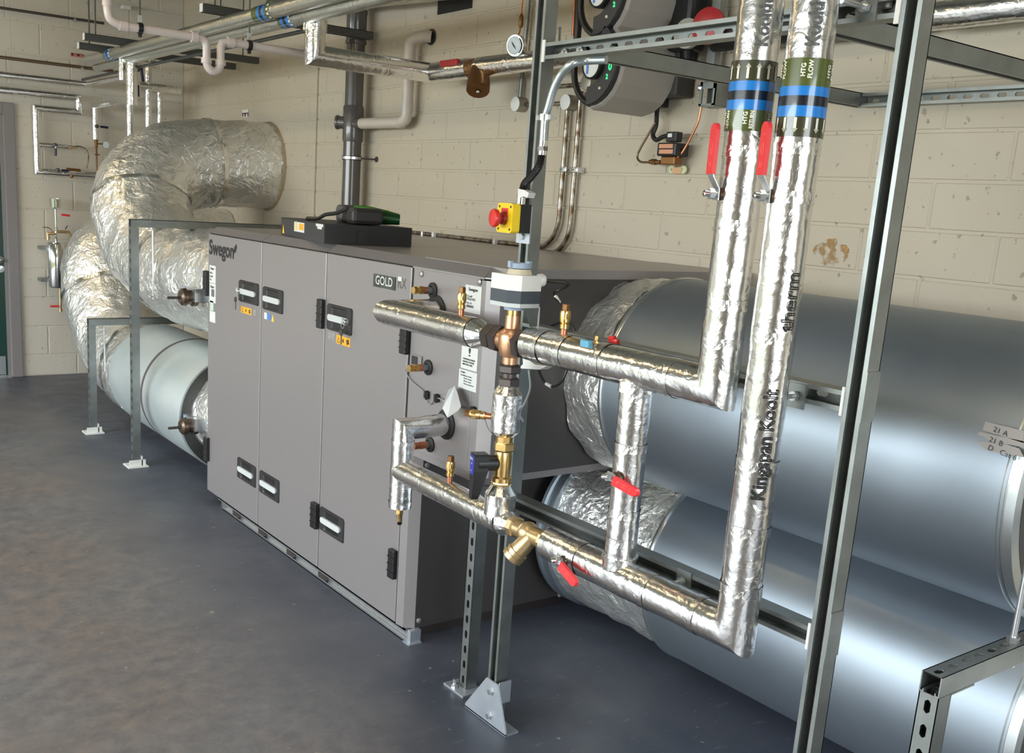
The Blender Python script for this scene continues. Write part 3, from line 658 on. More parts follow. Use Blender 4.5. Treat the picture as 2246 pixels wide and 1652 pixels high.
MB().lathe((DLx, .939, DLz), (0, 1, 0), [(0, DLr - .03), (0, DLr + .003), (.020, DLr + .004), (.022, DLr - .001), (.030, DLr - .001), (.032, DLr + .002), (.036, DLr + .0008)], 96).build('end_ring', EDGE, t)
MB().lathe((DLx, DLy - .02, DLz), (0, 1, 0), [(0, DLr + .001), (.004, DLr + .004), (.012, DLr + .004), (.02, DLr + .001), (.022, DLr - .05)], 96).build('end_ring', EDGE, t)
MB().lathe((DLx, .935, DLz), (0, 1, 0), [(0, .2), (.004, DLr - .028), (.006, DLr - .028), (.01, .2)], 64).build('end_plate', TRAYM, t)
# stub connections at the near end of both ducts (foil, mostly out of frame)
tag(MB().tube([(DUx, .94, DUz), (DUx, .60, DUz), (DUx, .30, DUz)], .20, 40, wob=.012, wscale=9).build('foil_duct', DFOIL), 'foil wrapped duct stub leaving the near end of the upper large duct', 'duct')
tag(MB().tube([(DLx, .935, DLz), (DLx, .60, DLz), (DLx, .30, DLz)], .20, 40, wob=.012, wscale=9).build('foil_duct', DFOIL), 'foil wrapped duct stub leaving the near end of the lower large duct', 'duct')
def line(a, b, n): a, b = Vector(a), Vector(b); return [a.lerp(b, i / n) for i in range(n + 1)]
t = thing('foil_duct', 'short crinkled foil connector between the unit end and the upper large duct', 'duct', (DUx, 2.3, DUz - .33))
MB().tube(line((DUx, DUy - .002, DUz), (DUx, YC1 + .003, DUz - .01), 10), .31, 72, wob=.012, wscale=10, radii=[.336, .334, .336, .333, .332, .330, .328, .328, .325, .325, .322]).build('foil_wrap', DFOIL, t)
t = thing('foil_duct', 'short crinkled foil connector between the unit end and the lower large duct', 'duct', (DLx, 2.5, DLz - .33))
MB().tube(line((DLx, DLy - .002, DLz), (DLx, 2.66, DLz), 22), .320, 72, wob=.010, wscale=10).build('foil_wrap', DFOIL, t)
MB().lathe((DLx, 2.64, DLz), (0, 1, 0), [(0, .320), (0, .335), (.02, .335), (.035, .328), (.045, .328), (.05, .337), (.065, .337)], 72).build('duct_collar', GALV, t)
# hand-written tape labels on the upper duct
tp_ = thing('tape_label', 'grey tape flags with handwritten 21 A, 21 B and D on the upper duct', 'label', at(2180, 960, 0, 1.9))
TAPEG = mat('grey_tape', (0.36, 0.33, 0.31), .5)
XT = 2.108
def TPT(u, v): return at(u, v, 0, XT)
for poly, s, u, v, sz in (([(2162, 925), (2156, 943), (2246, 972), (2246, 945)], '21 A', 2179, 946, .018), ([(2148, 947), (2145, 953), (2162, 960), (2172, 968), (2246, 981), (2246, 968)], '21 B', 2170, 968, .018), ([(2138, 967), (2168, 989), (2246, 1003), (2236, 984), (2200, 972)], 'D   Cat 6', 2168, 986, .018)):
    P = [TPT(*q) for q in poly]; n = len(P); o = MB().prism(P, (-.0012, 0, 0)).build('tape_strip', TAPEG, tp_)
    mb = MB(); q = TPT(u, v); text_on(mb, s, (XT - .0016, q.y, q.z), Vector((0, -1, -.16)).normalized(), Vector((0, -.16, 1)).normalized(), size=sz * .9); mb.build('handwriting', INK, o)

# ------------------------------------------------------------------ ducts at the far end
LX, LZ, LR = 2.07, .375, .312
t = ring_duct('spiral_duct', 'pale galvanised duct low above the floor behind the far end of the unit', LX, LZ, LR, 4.93, 6.16, GALV2, seams=())
MB().lathe((LX, 5.525, LZ), (0, 1, 0), [(0, LR - .001), (.001, LR + .002), (.030, LR + .002), (.031, LR - .001)], 96).build('joint_band', mat('joint_sealant', (0.13, 0.105, 0.10), .5, .3), t)
MB().lathe((LX, 4.925, LZ), (0, 1, 0), [(0, LR - .02), (0, LR + .001), (.012, LR + .002), (.014, LR)], 96).build('end_ring', GALV2, t)
tag(MB().tube(line((LX + .02, 4.705, LZ + .02), (LX, 5.02, LZ), 10), .25, 64, wob=.01, wscale=9, seed=3).build('foil_duct', DFOIL), 'crinkled foil connector between the unit and the pale low duct', 'duct')
tag(MB().tube([(LX, 4.921, LZ), (LX, 4.94, LZ)], LR - .008, 64).build('duct_end_shade', TRAYM), 'dark disc standing in for the shade inside the open pale low duct', 'duct')  # added dark disc: paints the shade inside the open duct end
def foil_duct(label, path, r, wob, seed, radii=None, seams=()):
    t = thing('foil_duct', label, 'duct', path[0])
    P = smooth_path(path, 12); n = len(P); rr = [r] * n
    if radii:
        rr = []
        for i in range(n):
            f = i / (n - 1) * (len(radii) - 1); k = min(int(f), len(radii) - 2); rr.append(radii[k] + (radii[k + 1] - radii[k]) * (f - k))
    MB().tube(P, r, 110, wob=wob, wscale=7, seed=seed, radii=rr).build('foil_wrap', DFOIL, t)
    for i in seams:
        k = int(i * (n - 1)); MB().tube(P[k:k + 2], rr[k] + .008, 96, caps=False, wob=wob * .8, wscale=7, seed=seed).build('tape_band', TAPE, t)
    return t
fd1 = foil_duct('large crinkled foil duct looping up from the unit into the upper opening of the wall', [(2.12, 4.71, 1.07), (2.11, 4.95, 1.06), (2.10, 5.35, 1.04), (2.08, 5.85, 1.06), (2.065, 6.28, 1.20), (2.09, 6.52, 1.45), (2.30, 6.63, 1.64), (2.62, 6.65, 1.70), (2.99, 6.65, 1.705)], .29, .014, 1.0,
          radii=[.27, .275, .28, .285, .30, .305, .29, .285, .285], seams=(.36, .60, .86))
MB().lathe((2.985, 6.65, 1.705), (1, 0, 0), [(0, .27), (0, .292), (.014, .30), (.0145, .25)], 72).build('sealant_ring', mat('tan_foam', (0.33, 0.25, 0.15), .8), fd1)
fd2 = foil_duct('lower crinkled foil duct rising from the pale duct and turning into the wall', [(LX, 6.12, LZ), (LX, 6.35, .375), (2.06, 6.80, .46), (2.05, 7.12, .72), (2.10, 7.28, .98), (2.36, 7.38, 1.10), (2.70, 7.40, 1.11), (2.995, 7.40, 1.11)], .30, .013, 5.0,
          radii=[.305, .30, .30, .305, .30, .285, .275, .27], seams=(.45, .16))
# duct test ports with dark damper handles seen left of the unit
for i, (q, lb) in enumerate((((398, 648), 'upper damper drive with a square shaft on the looping foil duct'), ((405, 928), 'lower damper drive with a square shaft on the pale low duct'))):
    c = at(428, q[1] + 2, 1, 4.86)
    t = thing('damper_drive', lb, 'actuator', c)
    MB().box((c.x - .035, 4.77, c.z - .02), (c.x + .12, 4.93, c.z + .045)).build('bracket_plate', ZINC, t)
    MB().box((c.x - .040, 4.90, c.z - .015), (c.x - .002, 4.945, c.z + .040)).build('drive_label', BGREY, t)
    MB().lathe((c.x - .09, 4.83, c.z), (1, 0, 0), [(0, .030), (.01, .042), (.03, .045), (.032, .035), (.06, .035), (.062, .046), (.085, .046), (.09, .03), (.14, .03)], 20).build('drive_body', mat('brown_bronze', (0.12, .085, .06), .35, .7), t)
    MB().cyl((c.x - .15, 4.83, c.z - .004), (c.x - .03, 4.83, c.z - .004), .007, 10).build('shaft', IRON, t)

# ------------------------------------------------------------------ duct hanger frames at the far end
def hanger_frame(label, x, y, zt, x1, rods, zlow):
    t = thing('hanger_frame', label, 'frame', (x, y, 0))
    strut('frame_post', t, (x, y, .006), (x, y, zt - .043), (1, 0, 0), True)
    strut('frame_beam', t, (x - .02, y, zt - .021), (x1, y, zt - .021), (0, 0, 1) if False else (0, 0, -1), False)
    MB().box((x - .055, y - .05, 0), (x + .055, y + .055, .007)).box((x - .045, y - .03, .007), (x + .045, y - .024, .04)).box((x + .022, y - .03, .007), (x + .028, y + .03, .06)).build('base_plate', WHITE, t)
    for rx, rz in rods:
        MB().cyl((rx, y - .005, rz), (rx, y - .005, zt - .04), .006, 10).hexn((rx, y - .005, zt - .055), (rx, y - .005, zt - .042), .013).hexn((rx, y - .005, rz + .01), (rx, y - .005, rz + .022), .012).build('hanger_rod', ZINC, t)
    return t
hanger_frame('taller strut hanger frame standing beside the far end of the unit', 1.69, 5.427, 1.356, 2.96, [(1.79, .93)], 0)
hanger_frame('shorter strut hanger frame standing nearer the far wall', 1.69, 6.275, .718, 2.5, [(1.765, .38)], 0)

# ------------------------------------------------------------------ pipe support frame in front of the unit
fr = thing('pipe_support_frame', 'tall zinc strut frame carrying the foil insulated pipes in front of the unit', 'frame', (1.77, 1.7, 0))
XS = 1.7705
Y1_, Y3_ = 2.188, 1.120
strut('frame_post', fr, (XS, Y1_, .012), (XS, Y1_, 2.9), (-1, 0, 0), True)
strut('frame_post', fr, (XS, Y3_, .0), (XS, Y3_, 2.9), (-1, 0, 0))
strut('frame_rail', fr, (XS, Y1_ - .0207, 1.952), (XS, Y3_ + .0207, 1.952), (-1, 0, 0), True)
strut('frame_rail', fr, (XS, Y1_ - .0207, 1.214), (XS, Y3_ + .0207, 1.214), (-1, 0, 0), True)
strut('frame_rail', fr, (XS, Y1_ - .0207, .712), (XS, Y3_ + .0207, .712), (-1, 0, 0), True)
# cross beams back to the wall
strut('cross_beam', fr, (XS + .022, 2.045, 1.952), (2.995, 2.045, 1.952), (0, 0, -1), False)
strut('cross_beam', fr, (XS + .022, 1.34, 1.952), (2.995, 1.34, 1.952), (0, 0, -1), False)
strut('wall_rail', fr, (2.978, 2.02, 1.950), (2.978, .7, 1.950), (-1, 0, 0), True)
for z in (1.18, .68):
    br_ = MB().box((XS - .022, Y3_ - .023, z), (XS + .022, Y3_ - .0207, z + .10)); br_.build('joint_plate', STRUT, fr)
MB().box((XS - .024, Y3_ + .0207, 1.185), (XS - .0207, Y3_ + .026, 1.243)).box((XS - .024, Y3_ + .0207, .684), (XS - .0207, Y3_ + .026, .742)).box((XS - .024, Y3_ + .0207, 1.92), (XS - .0207, Y3_ + .03, 1.985)).box((XS - .024, Y1_ - .032, 1.925), (XS - .0207, Y1_ - .0207, 1.98)).parts('white_end_bracket', WHITE, fr)
MB().box((XS + .03, Y1_ - .024, 1.93), (XS + .035, Y1_ - .0207, 2.02)).build('joint_plate', STRUT, fr)
# foot bracket of the left post
fb = MB(); xb = XS - .024
A0 = [at(1012, 1557, 0, xb), at(1060, 1482, 0, xb), at(1089, 1494, 0, xb), at(1100, 1618, 0, xb)]
A0[0].z = A0[3].z = .002; A0[1].z = A0[2].z = .145
poly = [(xb, 2.305, .002), (xb, 2.305, .012), (xb, 2.205, .145), (xb, 2.148, .145), (xb, 2.095, .012), (xb, 2.095, .002)]
fb.prism(poly, (-.005, 0, 0)); fb.box((xb - .005, 2.095, 0), (xb + .045, 2.305, .006)).box((xb, 2.146, .08), (xb + .045, 2.150, .15))
fb = fb.build('foot_bracket', PLATE, fr)
mb = MB()
for y, z in ((2.176, .112), (2.176, .032)): mb.lathe((xb - .004, y, z), (-1, 0, 0), [(0, .013), (.003, .013), (.0035, .010), (.011, .010), (.0115, 0)], 6, False)
mb.parts('bracket_bolt', ZINC, fb)
# pipe clip plates on the rails
def clip(parent, y, z, xp, rp):
    MB().box((XS - .0245, y - .022, z - .026), (XS - .0205, y + .022, z + .026)).build('clip_plate', STRUT, parent)
    MB().cyl((XS - .022, y, z), (xp + rp * .3, y, z), .0055, 10).hexn((XS - .036, y, z), (XS - .026, y, z), .011).build('clip_rod', ZINC, parent)
clip(fr, 1.49, .712, 1.65, .04); clip(fr, 1.25, 1.205, 1.64, .04); clip(fr, 1.30, 1.955, 1.64, .04); clip(fr, 1.21, 1.955, 1.66, .03)
# bolts in the upper rail
mb = MB()
for y in (2.10, 2.04): mb.hexn((XS + .012, y, 1.945), (XS - .003, y, 1.945), .012).cyl((XS - .002, y, 1.945), (XS - .010, y, 1.945), .006, 10)
mb.build('rail_bolts', ZINC, fr)

# slotted strut leg under the coil section
t = thing('support_leg', 'slotted strut leg standing behind the pipe frame foot, under the coil section', 'frame leg', (1.80, 2.43, 0))
p = at(1003, 1525, 2, 0)
strut('leg_strut', t, (1.823, 2.405, .008), (1.823, 2.405, .69), (1, 0, 0), True)
MB().box((1.765, 2.35, 0), (1.85, 2.46, .007)).build('base_plate', PLATE, t)
MB().hexn((1.78, 2.42, .007), (1.78, 2.42, .018), .012).cyl((1.78, 2.42, .018), (1.78, 2.42, .034), .006, 10).build('anchor_bolt', ZINC, t)
# near right duct trestle
t = thing('duct_trestle', 'galvanised slotted strut trestle holding the ducts at the lower right edge', 'frame', (1.80, .90, 0))
strut('frame_post', t, (1.822, .900, 0), (1.822, .900, .680), (1, 0, 0), True)
strut('frame_beam', t, (1.799, .900, .7015), (2.95, .900, .7015), (0, 0, -1), True)
MB().box((1.843, .879, .53), (1.846, .921, .678)).box((1.843, .879, .676), (1.93, .921, .680)).build('angle_bracket', STRUT, t)
q = at(2212, 1405, 2, .722)
MB().cyl((q.x, .90, .675), (q.x, .90, 1.3), .0062, 12).hexn((q.x, .90, .722), (q.x, .90, .735), .013).hexn((q.x, .90, .681), (q.x, .90, .668), .013).build('hanger_rod', ZINC, t)


# ------------------------------------------------------------------ foil insulated heating pipework
PX = 1.65
def foil(parent, pts, r, name='insulation', seed=0, n=28, wob=.0014, m=None):
    P = [Vector(p) for p in pts]; Q = [P[0]]
    for a, b in zip(P, P[1:]):
        k = max(1, int((b - a).length / .035))
        for i in range(1, k + 1): Q.append(a.lerp(b, i / k))
    return MB().tube(Q, r, n, wob=wob, wscale=14, seed=seed).build(name, m or FOIL, parent)
def tape(parent, c, d, r, w_=.03, seed=0):
    c = Vector(c); d = Vector(d).normalized(); return MB().tube([c - d * w_ / 2, c, c + d * w_ / 2], r + .0010, 28, caps=False, wob=.0014, wscale=20, seed=seed).build('tape_band', TAPE, parent)
def bands(parent, c, r, zlist):
    for z0, z1, m, nm in zlist: MB().lathe((c[0], c[1], z0), (0, 0, 1), [(0, r + .0022), (z1 - z0, r + .0022)], 40).build(nm, m, parent)
def arrows(parent, c, r, z0, z1, up, n=14, ph=0):
    mb = MB(); R = r + .0032
    for i in range(n):
        a = 2 * PI * i / n + ph; H = z1 - z0; sg = 1 if up else -1; b0 = z0 if up else z1
        def pp(da, t): return (c[0] + R * math.cos(a + da), c[1] + R * math.sin(a + da), b0 + sg * H * t)
        w1, w2 = .055, .125
        mb.add([pp(-w1, 0), pp(w1, 0), pp(w1, .72), pp(w2, .72), pp(0, 1), pp(-w2, .72), pp(-w1, .72)], [(0, 1, 2, 6), (3, 4, 5)])
        mb.add([pp(-w2, .72), pp(w2, .72), pp(0, 1)], [(0, 1, 2)])
    mb.build('flow_arrows', CREAM, parent)
def ztext(parent, s, c, r, ang, z0, size, up=True, m=CREAM, sx=1.0):
    mb = MB()
    for k_, (da, dz) in enumerate(((0, 0), (.012, 0), (-.012, 0), (0, .0005), (0, -.0005))): text_wrap(mb, s, c, r + .0032 + .00012 * k_, ang + da, z0 + dz, size, up, sx)
    return mb.build('band_lettering', m, parent)
# azimuth of the side that faces the camera
def facing(c): return math.atan2(-c[1], -c[0])
FY, RY = 1.252, 1.377; RR = .043
ZL, ZU = .700, 1.203
def side(c, u, v):
    """azimuth on the pipe seen at pixel u (approx.)"""
    o = at(u, v, 0, c[0]); return 0
# flow riser
fl = thing('insulated_pipe', 'right foil insulated riser turning into the low horizontal run, HTG FLOW band', 'pipe', (PX, FY, .66))
foil(fl, [(PX, FY, 2.9), (PX, FY, ZL), (PX, 1.865, ZL)], RR, seed=1)
cF = (PX, FY)
zf = [at(1768, v, 1, FY).z for v in (133, 195, 216, 238, 262, 306)]
bands(fl, cF, RR, [(zf[1], zf[0], OLIVE, 'olive_band'), (zf[2], zf[1], LBLUE, 'blue_band'), (zf[3], zf[2], NAVY, 'navy_band'), (zf[4], zf[3], LBLUE, 'blue_band'), (zf[5], zf[4], OLIVED, 'olive_band')])
aF = facing(cF)
arrows(fl, cF, RR, zf[5] + .007, zf[4] - .002, False)
for da in (0, 1.15, -1.15): ztext(fl, 'HTG', cF, RR, aF + da - .06, zf[1] + .016, .0115); ztext(fl, 'FLOW', cF, RR, aF + da + .22, zf[1] + .013, .0115)
for da in (0, 1.15, -1.15): pass
for z in (1.69, 1.60, 1.33, 1.07, .93, .80): tape(fl, (PX, FY, z), (0, 0, 1), RR, .022, z)
for y in (1.35, 1.50, 1.74): tape(fl, (PX, y, ZL), (0, 1, 0), RR, .025, y)
def outline_text(parent, s, c, r, ang, z0, size, sx=1.0):
    mb = MB(); bm = text_geo(s); 
    for e in bm.edges:
        if len(e.link_faces) == 1:
            a, b = [((c[0] + (r + .0034) * math.cos(ang - v_.co.y * size / r)), (c[1] + (r + .0034) * math.sin(ang - v_.co.y * size / r)), z0 + v_.co.x * size * sx) for v_ in e.verts]
            mb.tube([a, b], .0012, 4, False)
    return mb.build('jacket_print', INK if z0 < 1.6 else INKG, parent)
zk = [at(1665, 1083, 1, FY).z, at(1690, 840, 1, FY).z, at(1725, 720, 1, FY).z, at(1738, 600, 1, FY).z]
outline_text(fl, 'Kingspan Koolt', cF, RR, aF + .55, zk[0], .040, (zk[1] - zk[0]) / .040 / 6.35)
outline_text(fl, 'therm', cF, RR, aF + .85, zk[2], .036, (zk[3] - zk[2]) / .036 / 2.35)
outline_text(fl, 'Kooltherm', cF, RR, aF + .35, 1.87, .036, .85)
# return riser
rt = thing('insulated_pipe', 'left foil insulated riser turning into the upper horizontal run, HTG RETURN band', 'pipe', (PX, RY, 1.16))
foil(rt, [(PX, RY, 2.9), (PX, RY, ZU), (PX, 2.005, ZU)], RR, seed=2)
cR = (PX, RY)
zr = [at(1655, v, 1, RY).z for v in (138, 184, 205, 225, 247, 293)]
bands(rt, cR, RR, [(zr[1], zr[0], OLIVED, 'olive_band'), (zr[2], zr[1], LBLUE, 'blue_band'), (zr[3], zr[2], NAVY, 'navy_band'), (zr[4], zr[3], LBLUE, 'blue_band'), (zr[5], zr[4], OLIVE, 'olive_band')])
aR = facing(cR)
arrows(rt, cR, RR, zr[1] + .004, zr[0] - .006, True)
for da in (0, 1.15, -1.15): ztext(rt, 'HTG', cR, RR, aR + da - .06, zr[5] + .012, .0115); ztext(rt, 'RETURN', cR, RR, aR + da + .22, zr[5] + .004, .0115, sx=.78)
outline_text(rt, 'Kooltherm', cR, RR, aR + .45, 1.88, .036, .85)
for z in (1.685, 1.54, 1.38, 1.30): tape(rt, (PX, RY, z), (0, 0, 1), RR, .022, z)
for y in (1.50, 1.72, 1.86, 1.95): tape(rt, (PX, y, ZU), (0, 1, 0), RR, .03, y)
# bypass between the two horizontal runs
BY = 1.61
bp_ = thing('insulated_pipe', 'short vertical foil insulated bypass pipe between the two horizontal runs', 'pipe', (PX, BY, ZL))
foil(bp_, [(PX, BY, ZU - .018), (PX, BY, ZL + .018)], .037, seed=3)
for z in (1.14, 1.02, .86, .79, .75): tape(bp_, (PX, BY, z), (0, 0, 1), .037, .02, z)
MB().tube([(PX, BY, ZL + .024), (PX, BY, ZL + .052)], .043, 28, wob=.006, wscale=25).build('taped_joint', TAPE, bp_)
MB().tube([(PX, BY, ZU - .028), (PX, BY, ZU - .052)], .043, 28, wob=.006, wscale=25).build('taped_joint', TAPE, bp_)
# upper left run to the coil
ul = thing('insulated_pipe', 'upper left foil insulated pipe between mixing valve and coil panel', 'pipe', (PX, 2.4, ZU))
foil(ul, [(PX, 2.245, 1.197), (PX, 2.705, 1.197), (XF - .004, 2.705, 1.197)], .042, seed=4)
MB().lathe((PX, 2.20, 1.197), (0, 1, 0), [(0, .022), (.045, .0425)], 18, False).build('folded_cone', TAPE, ul)
MB().lathe((XF, 2.705, 1.197), (-1, 0, 0), [(0, .056), (.004, .056), (.008, .046)], 28).build('pipe_grommet', RUBBER, ul)
tape(ul, (PX, 2.50, 1.197), (0, 1, 0), .042, .004, 8); tape(ul, (PX, 2.27, 1.197), (0, 1, 0), .042, .04, 9)
# lower left: stub out of the panel, drop, tee and horizontal run
SY = 2.60
ll = thing('insulated_pipe', 'lower left foil insulated pipe with a mitred bend out of the coil panel', 'pipe', (PX, SY, .58))
foil(ll, [(XF - .004, SY + .01, .842), (PX, SY, .842), (PX, SY, .585)], .036, seed=5)
MB().lathe((XF, SY + .01, .842), (-1, 0, 0), [(0, .050), (.005, .050), (.009, .040)], 28).build('pipe_grommet', RUBBER, ll)
foil(ll, [(PX, SY, .708), (PX, 2.055, .700)], .038, seed=6)
MB().lathe((PX, 2.022, .700), (0, 1, 0), [(0, .024), (.035, .0385)], 18, False).build('folded_cone', TAPE, ll)
for y in (2.44, 2.30): tape(ll, (PX, y, .704), (0, 1, 0), .038, .004, y)
tape(ll, (PX, 2.11, .702), (0, 1, 0), .039, .09, 3)
for z in (.80, .66, .60): tape(ll, (PX, SY, z), (0, 0, 1), .036, .014, z)
dc = thing('drain_cock', 'small brass drain cock under the lower left insulated drop pipe', 'valve', (PX, SY, .54))
MB().cyl((PX, SY, .585), (PX, SY, .548), .010, 14).hexn((PX, SY, .575), (PX, SY, .562), .013).cyl((PX, SY, .548), (PX, SY, .535), .006, 10).build('cock_body', BRASS, dc)
MB().cyl((PX, SY, .562), (PX - .02, SY - .035, .543), .0085, 14).build('hose_tail', DZR, dc)
MB().cyl((PX - .0195, SY - .034, .5435), (PX - .0203, SY - .0355, .5427), .0072, 12).build('hose_bore', BLACK, dc)
# vertical between mixing valve and lower run
VY = 2.085
vt = thing('insulated_pipe', 'short vertical foil insulated sleeve below the mixing valve', 'pipe', (PX, VY, .94))
foil(vt, [(PX, VY, 1.055), (PX, VY, .952)], .040, seed=7, m=TAPE)
MB().lathe((PX, VY, 1.055), (0, 0, 1), [(0, .0405), (.028, .022)], 14, False).build('folded_cone', TAPE, vt)
MB().lathe((PX, VY, .952), (0, 0, -1), [(0, .0405), (.014, .026)], 12, False).build('folded_cone', TAPE, vt)
v2 = thing('insulated_pipe', 'foil sleeve and cone joining the brass valve to the lower horizontal run', 'pipe', (PX, VY, .70))
foil(v2, [(PX, VY, .775), (PX, VY, .715)], .043, seed=8, m=TAPE)
MB().lathe((PX, VY, .775), (0, 0, 1), [(0, .0435), (.030, .024)], 12, False).build('folded_cone', TAPE, v2)
# ------------------------------------------------------------------ valves and fittings
def air_vent(label, c, d, wire=False):
    c = Vector(c); d = Vector(d).normalized()
    t = thing('air_vent', label, 'valve', c)
    MB().cyl(c, c + d * .022, .0085, 14).build('copper_stub', COPPER, t)
    MB().lathe(c + d * .020, d, [(0, .009), (.002, .0115), (.012, .0115), (.014, .009), (.018, .0125), (.040, .0135), (.046, .012)], 16).build('vent_body', BRASS, t)
    MB().hexn(c + d * .046, c + d * .060, .0145).build('vent_nut', BRASS, t)
    MB().cyl(c + d * .060, c + d * .068, .008, 14).hexn(c + d * .068, c + d * .082, .0105).build('vent_cap', OLDBR if not wire else BRASS, t)
    return t
air_vent('brass air vent standing on the upper left insulated pipe', (PX, at(1011, 690, 0, PX).y, ZU + .032), (0, 0, 1))
air_vent('brass test point standing on the upper right insulated pipe, black sensor cable into its top', (PX, at(1236, 740, 0, PX).y, ZU + .036), (0, 0, 1))
air_vent('brass air vent standing on the lower left insulated run', (PX, at(986, 1060, 0, PX).y, .738), (0, 0, 1))
air_vent('brass test point sticking out leftwards from the vertical foil sleeve', (PX - .02, VY + .036, .985), (-.42, .9, -.03))
# three way mixing valve
mv = thing('mixing_valve', 'bronze three way mixing valve below the white and grey actuator', 'valve', (PX, VY, 1.197))
MB().lathe((PX, VY, 1.155), (0, 0, 1), [(-.018, .021), (.0, .021), (.002, .027), (.016, .033), (.030, .035), (.055, .035), (.068, .032), (.078, .021), (.112, .020)], 32).build('valve_body', BRONZE, mv)
MB().cyl((PX, VY - .055, 1.197), (PX, VY + .055, 1.197), .029, 24).build('valve_ports', BRONZE, mv)
nt = [((PX, VY + .038, 1.197), (PX, VY + .066, 1.197), .040), ((PX, VY + .073, 1.197), (PX, VY + .104, 1.197), .037), ((PX, VY - .036, 1.197), (PX, VY - .062, 1.197), .041), ((PX, VY - .069, 1.197), (PX, VY - .096, 1.197), .036),
      ((PX, VY, 1.135), (PX, VY, 1.112), .032), ((PX, VY, 1.100), (PX, VY, 1.076), .031)]
for a, b, r in nt: MB().lathe(a, Vector(b) - Vector(a), [(0, r * .88), (.004, r), ((Vector(b) - Vector(a)).length - .004, r), ((Vector(b) - Vector(a)).length, r * .88)], 6, False).build('union_nut', IRON, mv)
MB().cyl((PX, VY + .05, 1.197), (PX, VY + .12, 1.197), .023, 20).cyl((PX, VY - .05, 1.197), (PX, VY - .105, 1.197), .023, 20).cyl((PX, VY, 1.14), (PX, VY, 1.08), .020, 20).build('union_tail', IRON, mv)
MB().cyl((PX, VY, 1.262), (PX, VY, 1.288), .017, 20).build('brass_neck', BRASS, mv)
MB().hexn((PX, VY, 1.076), (PX, VY, 1.058), .024).build('brass_nut', BRASS, mv)
# actuator
ac = thing('valve_actuator', 'white, slate and grey boxy actuator on top of the mixing valve', 'actuator', (PX, VY, 1.29))
ax0, ax1, ay0, ay1 = PX - .042, PX + .045, VY - .050, VY + .050
zA = [1.292, 1.303, 1.336, 1.376]
def oct_(x0, x1, y0, y1, c, z): return [(x0 + c, y0, z), (x1, y0, z), (x1, y1, z), (x0 + c, y1, z), (x0, y1 - c, z), (x0, y0 + c, z)]
def oct2(z, e=0): return [(ax0 - e, VY - .012, z), (ax0 + .045, ay0 - e, z), (ax1 + e, ay0 - e, z), (ax1 + e, ay1 + e, z), (ax0 + .045, ay1 + e, z), (ax0 - e, VY + .065 + e, z)]
MB().prism([(ax0, VY - .022, zA[0]), (ax0 + .022, ay0, zA[0]), (ax1, ay0, zA[0]), (ax1, ay1, zA[0]), (ax0, ay1, zA[0])], (0, 0, zA[1] - zA[0])).build('lower_shell', LGREY, ac)
MB().prism([(ax0 - .001, VY - .022, zA[1]), (ax0 + .022, ay0 - .001, zA[1]), (ax1, ay0 - .001, zA[1]), (ax1, ay1, zA[1]), (ax0 - .001, ay1, zA[1])], (0, 0, zA[2] - zA[1])).build('middle_band', mat('slate_band', (0.06, 0.07, 0.085), .4), ac)
MB().prism([(ax0 - .001, VY - .022, zA[2]), (ax0 + .022, ay0 - .002, zA[2]), (ax1 + .002, ay0 - .002, zA[2] + .02), (ax1 + .002, ay0 - .002, zA[3]), (ax0 + .022, ay0 - .002, zA[3]), (ax0 - .001, VY - .022, zA[3])][0:0] or [(ax0 - .001, VY - .022, zA[2]), (ax0 + .022, ay0 - .002, zA[2]), (ax1, ay0 - .002, zA[2]), (ax1, ay1, zA[2]), (ax0 - .001, ay1, zA[2])], (0, 0, zA[3] - zA[2])).build('upper_shell', WHITE, ac)
MB().lathe((PX + .01, VY, zA[3]), (0, 0, 1), [(0, .034), (.010, .031), (.014, .029), (.014, 0)], 28).build('manual_dial', mat('clear_yellowish', (0.62, 0.56, 0.42), .25), ac)
MB().lathe((PX + .01, VY, zA[3] + .016), (0, 0, 1), [(0, .030), (.013, .031), (.013, .026), (.006, .024), (.006, 0)], 28).box((PX + .01 - .036, VY - .006, zA[3] + .018), (PX + .01 - .026, VY + .006, zA[3] + .034)).box((PX + .036, VY - .006, zA[3] + .018), (PX + .046, VY + .006, zA[3] + .034)).build('dial_ring', BGREY, ac)
MB().lathe((ax1, ay0 + .015, zA[2] + .028), (1, -.25, 0), [(0, .016), (.012, .018), (.02, .014)], 16).build('cable_gland', WHITE, ac)
MB().prism([(PX - .02, VY - .03, zA[0]), (PX + .06, VY - .03, zA[0]), (PX + .06, VY - .03, 1.24), (PX + .035, VY - .03, 1.24), (PX + .02, VY - .03, 1.285), (PX - .02, VY - .03, 1.292)], (0, .002, 0)).build('yoke_bracket', mat('yoke_grey', (0.22, 0.23, 0.22), .4, .5), ac)
MB().lathe((PX, VY, 1.288), (0, 0, 1), [(-.006, .026), (.0, .027), (.004, .021), (.020, .017), (.022, .010)], 24).build('coupling_collar', BGREY, ac)
MB().box((PX + .060, VY - .032, 1.225), (PX + .064, VY - .028, zA[0])).box((PX + .060, VY - .10, 1.222), (PX + .064, VY - .03, 1.226)).build('edge_strip', WHITE, ac)
g0 = Vector((ax1 + .02, ay0 + .01, zA[2] + .028))
wv = tag(MB().tube(smooth_path([g0, g0 + Vector((.04, -.05, -.005)), at(1215, 645, 0, 1.74), at(1238, 680, 0, PX + .03), (PX, at(1236, 740, 0, PX).y, ZU + .115)], 8), .0042, 8).build('sensor_cable', BLACK), 'black sensor cable from the white actuator to the brass test point', 'cable')
MB().cyl(at(1219, 651, 0, 1.73), at(1226, 663, 0, 1.72), .0055, 10).build('cable_marker', WHITE, wv)
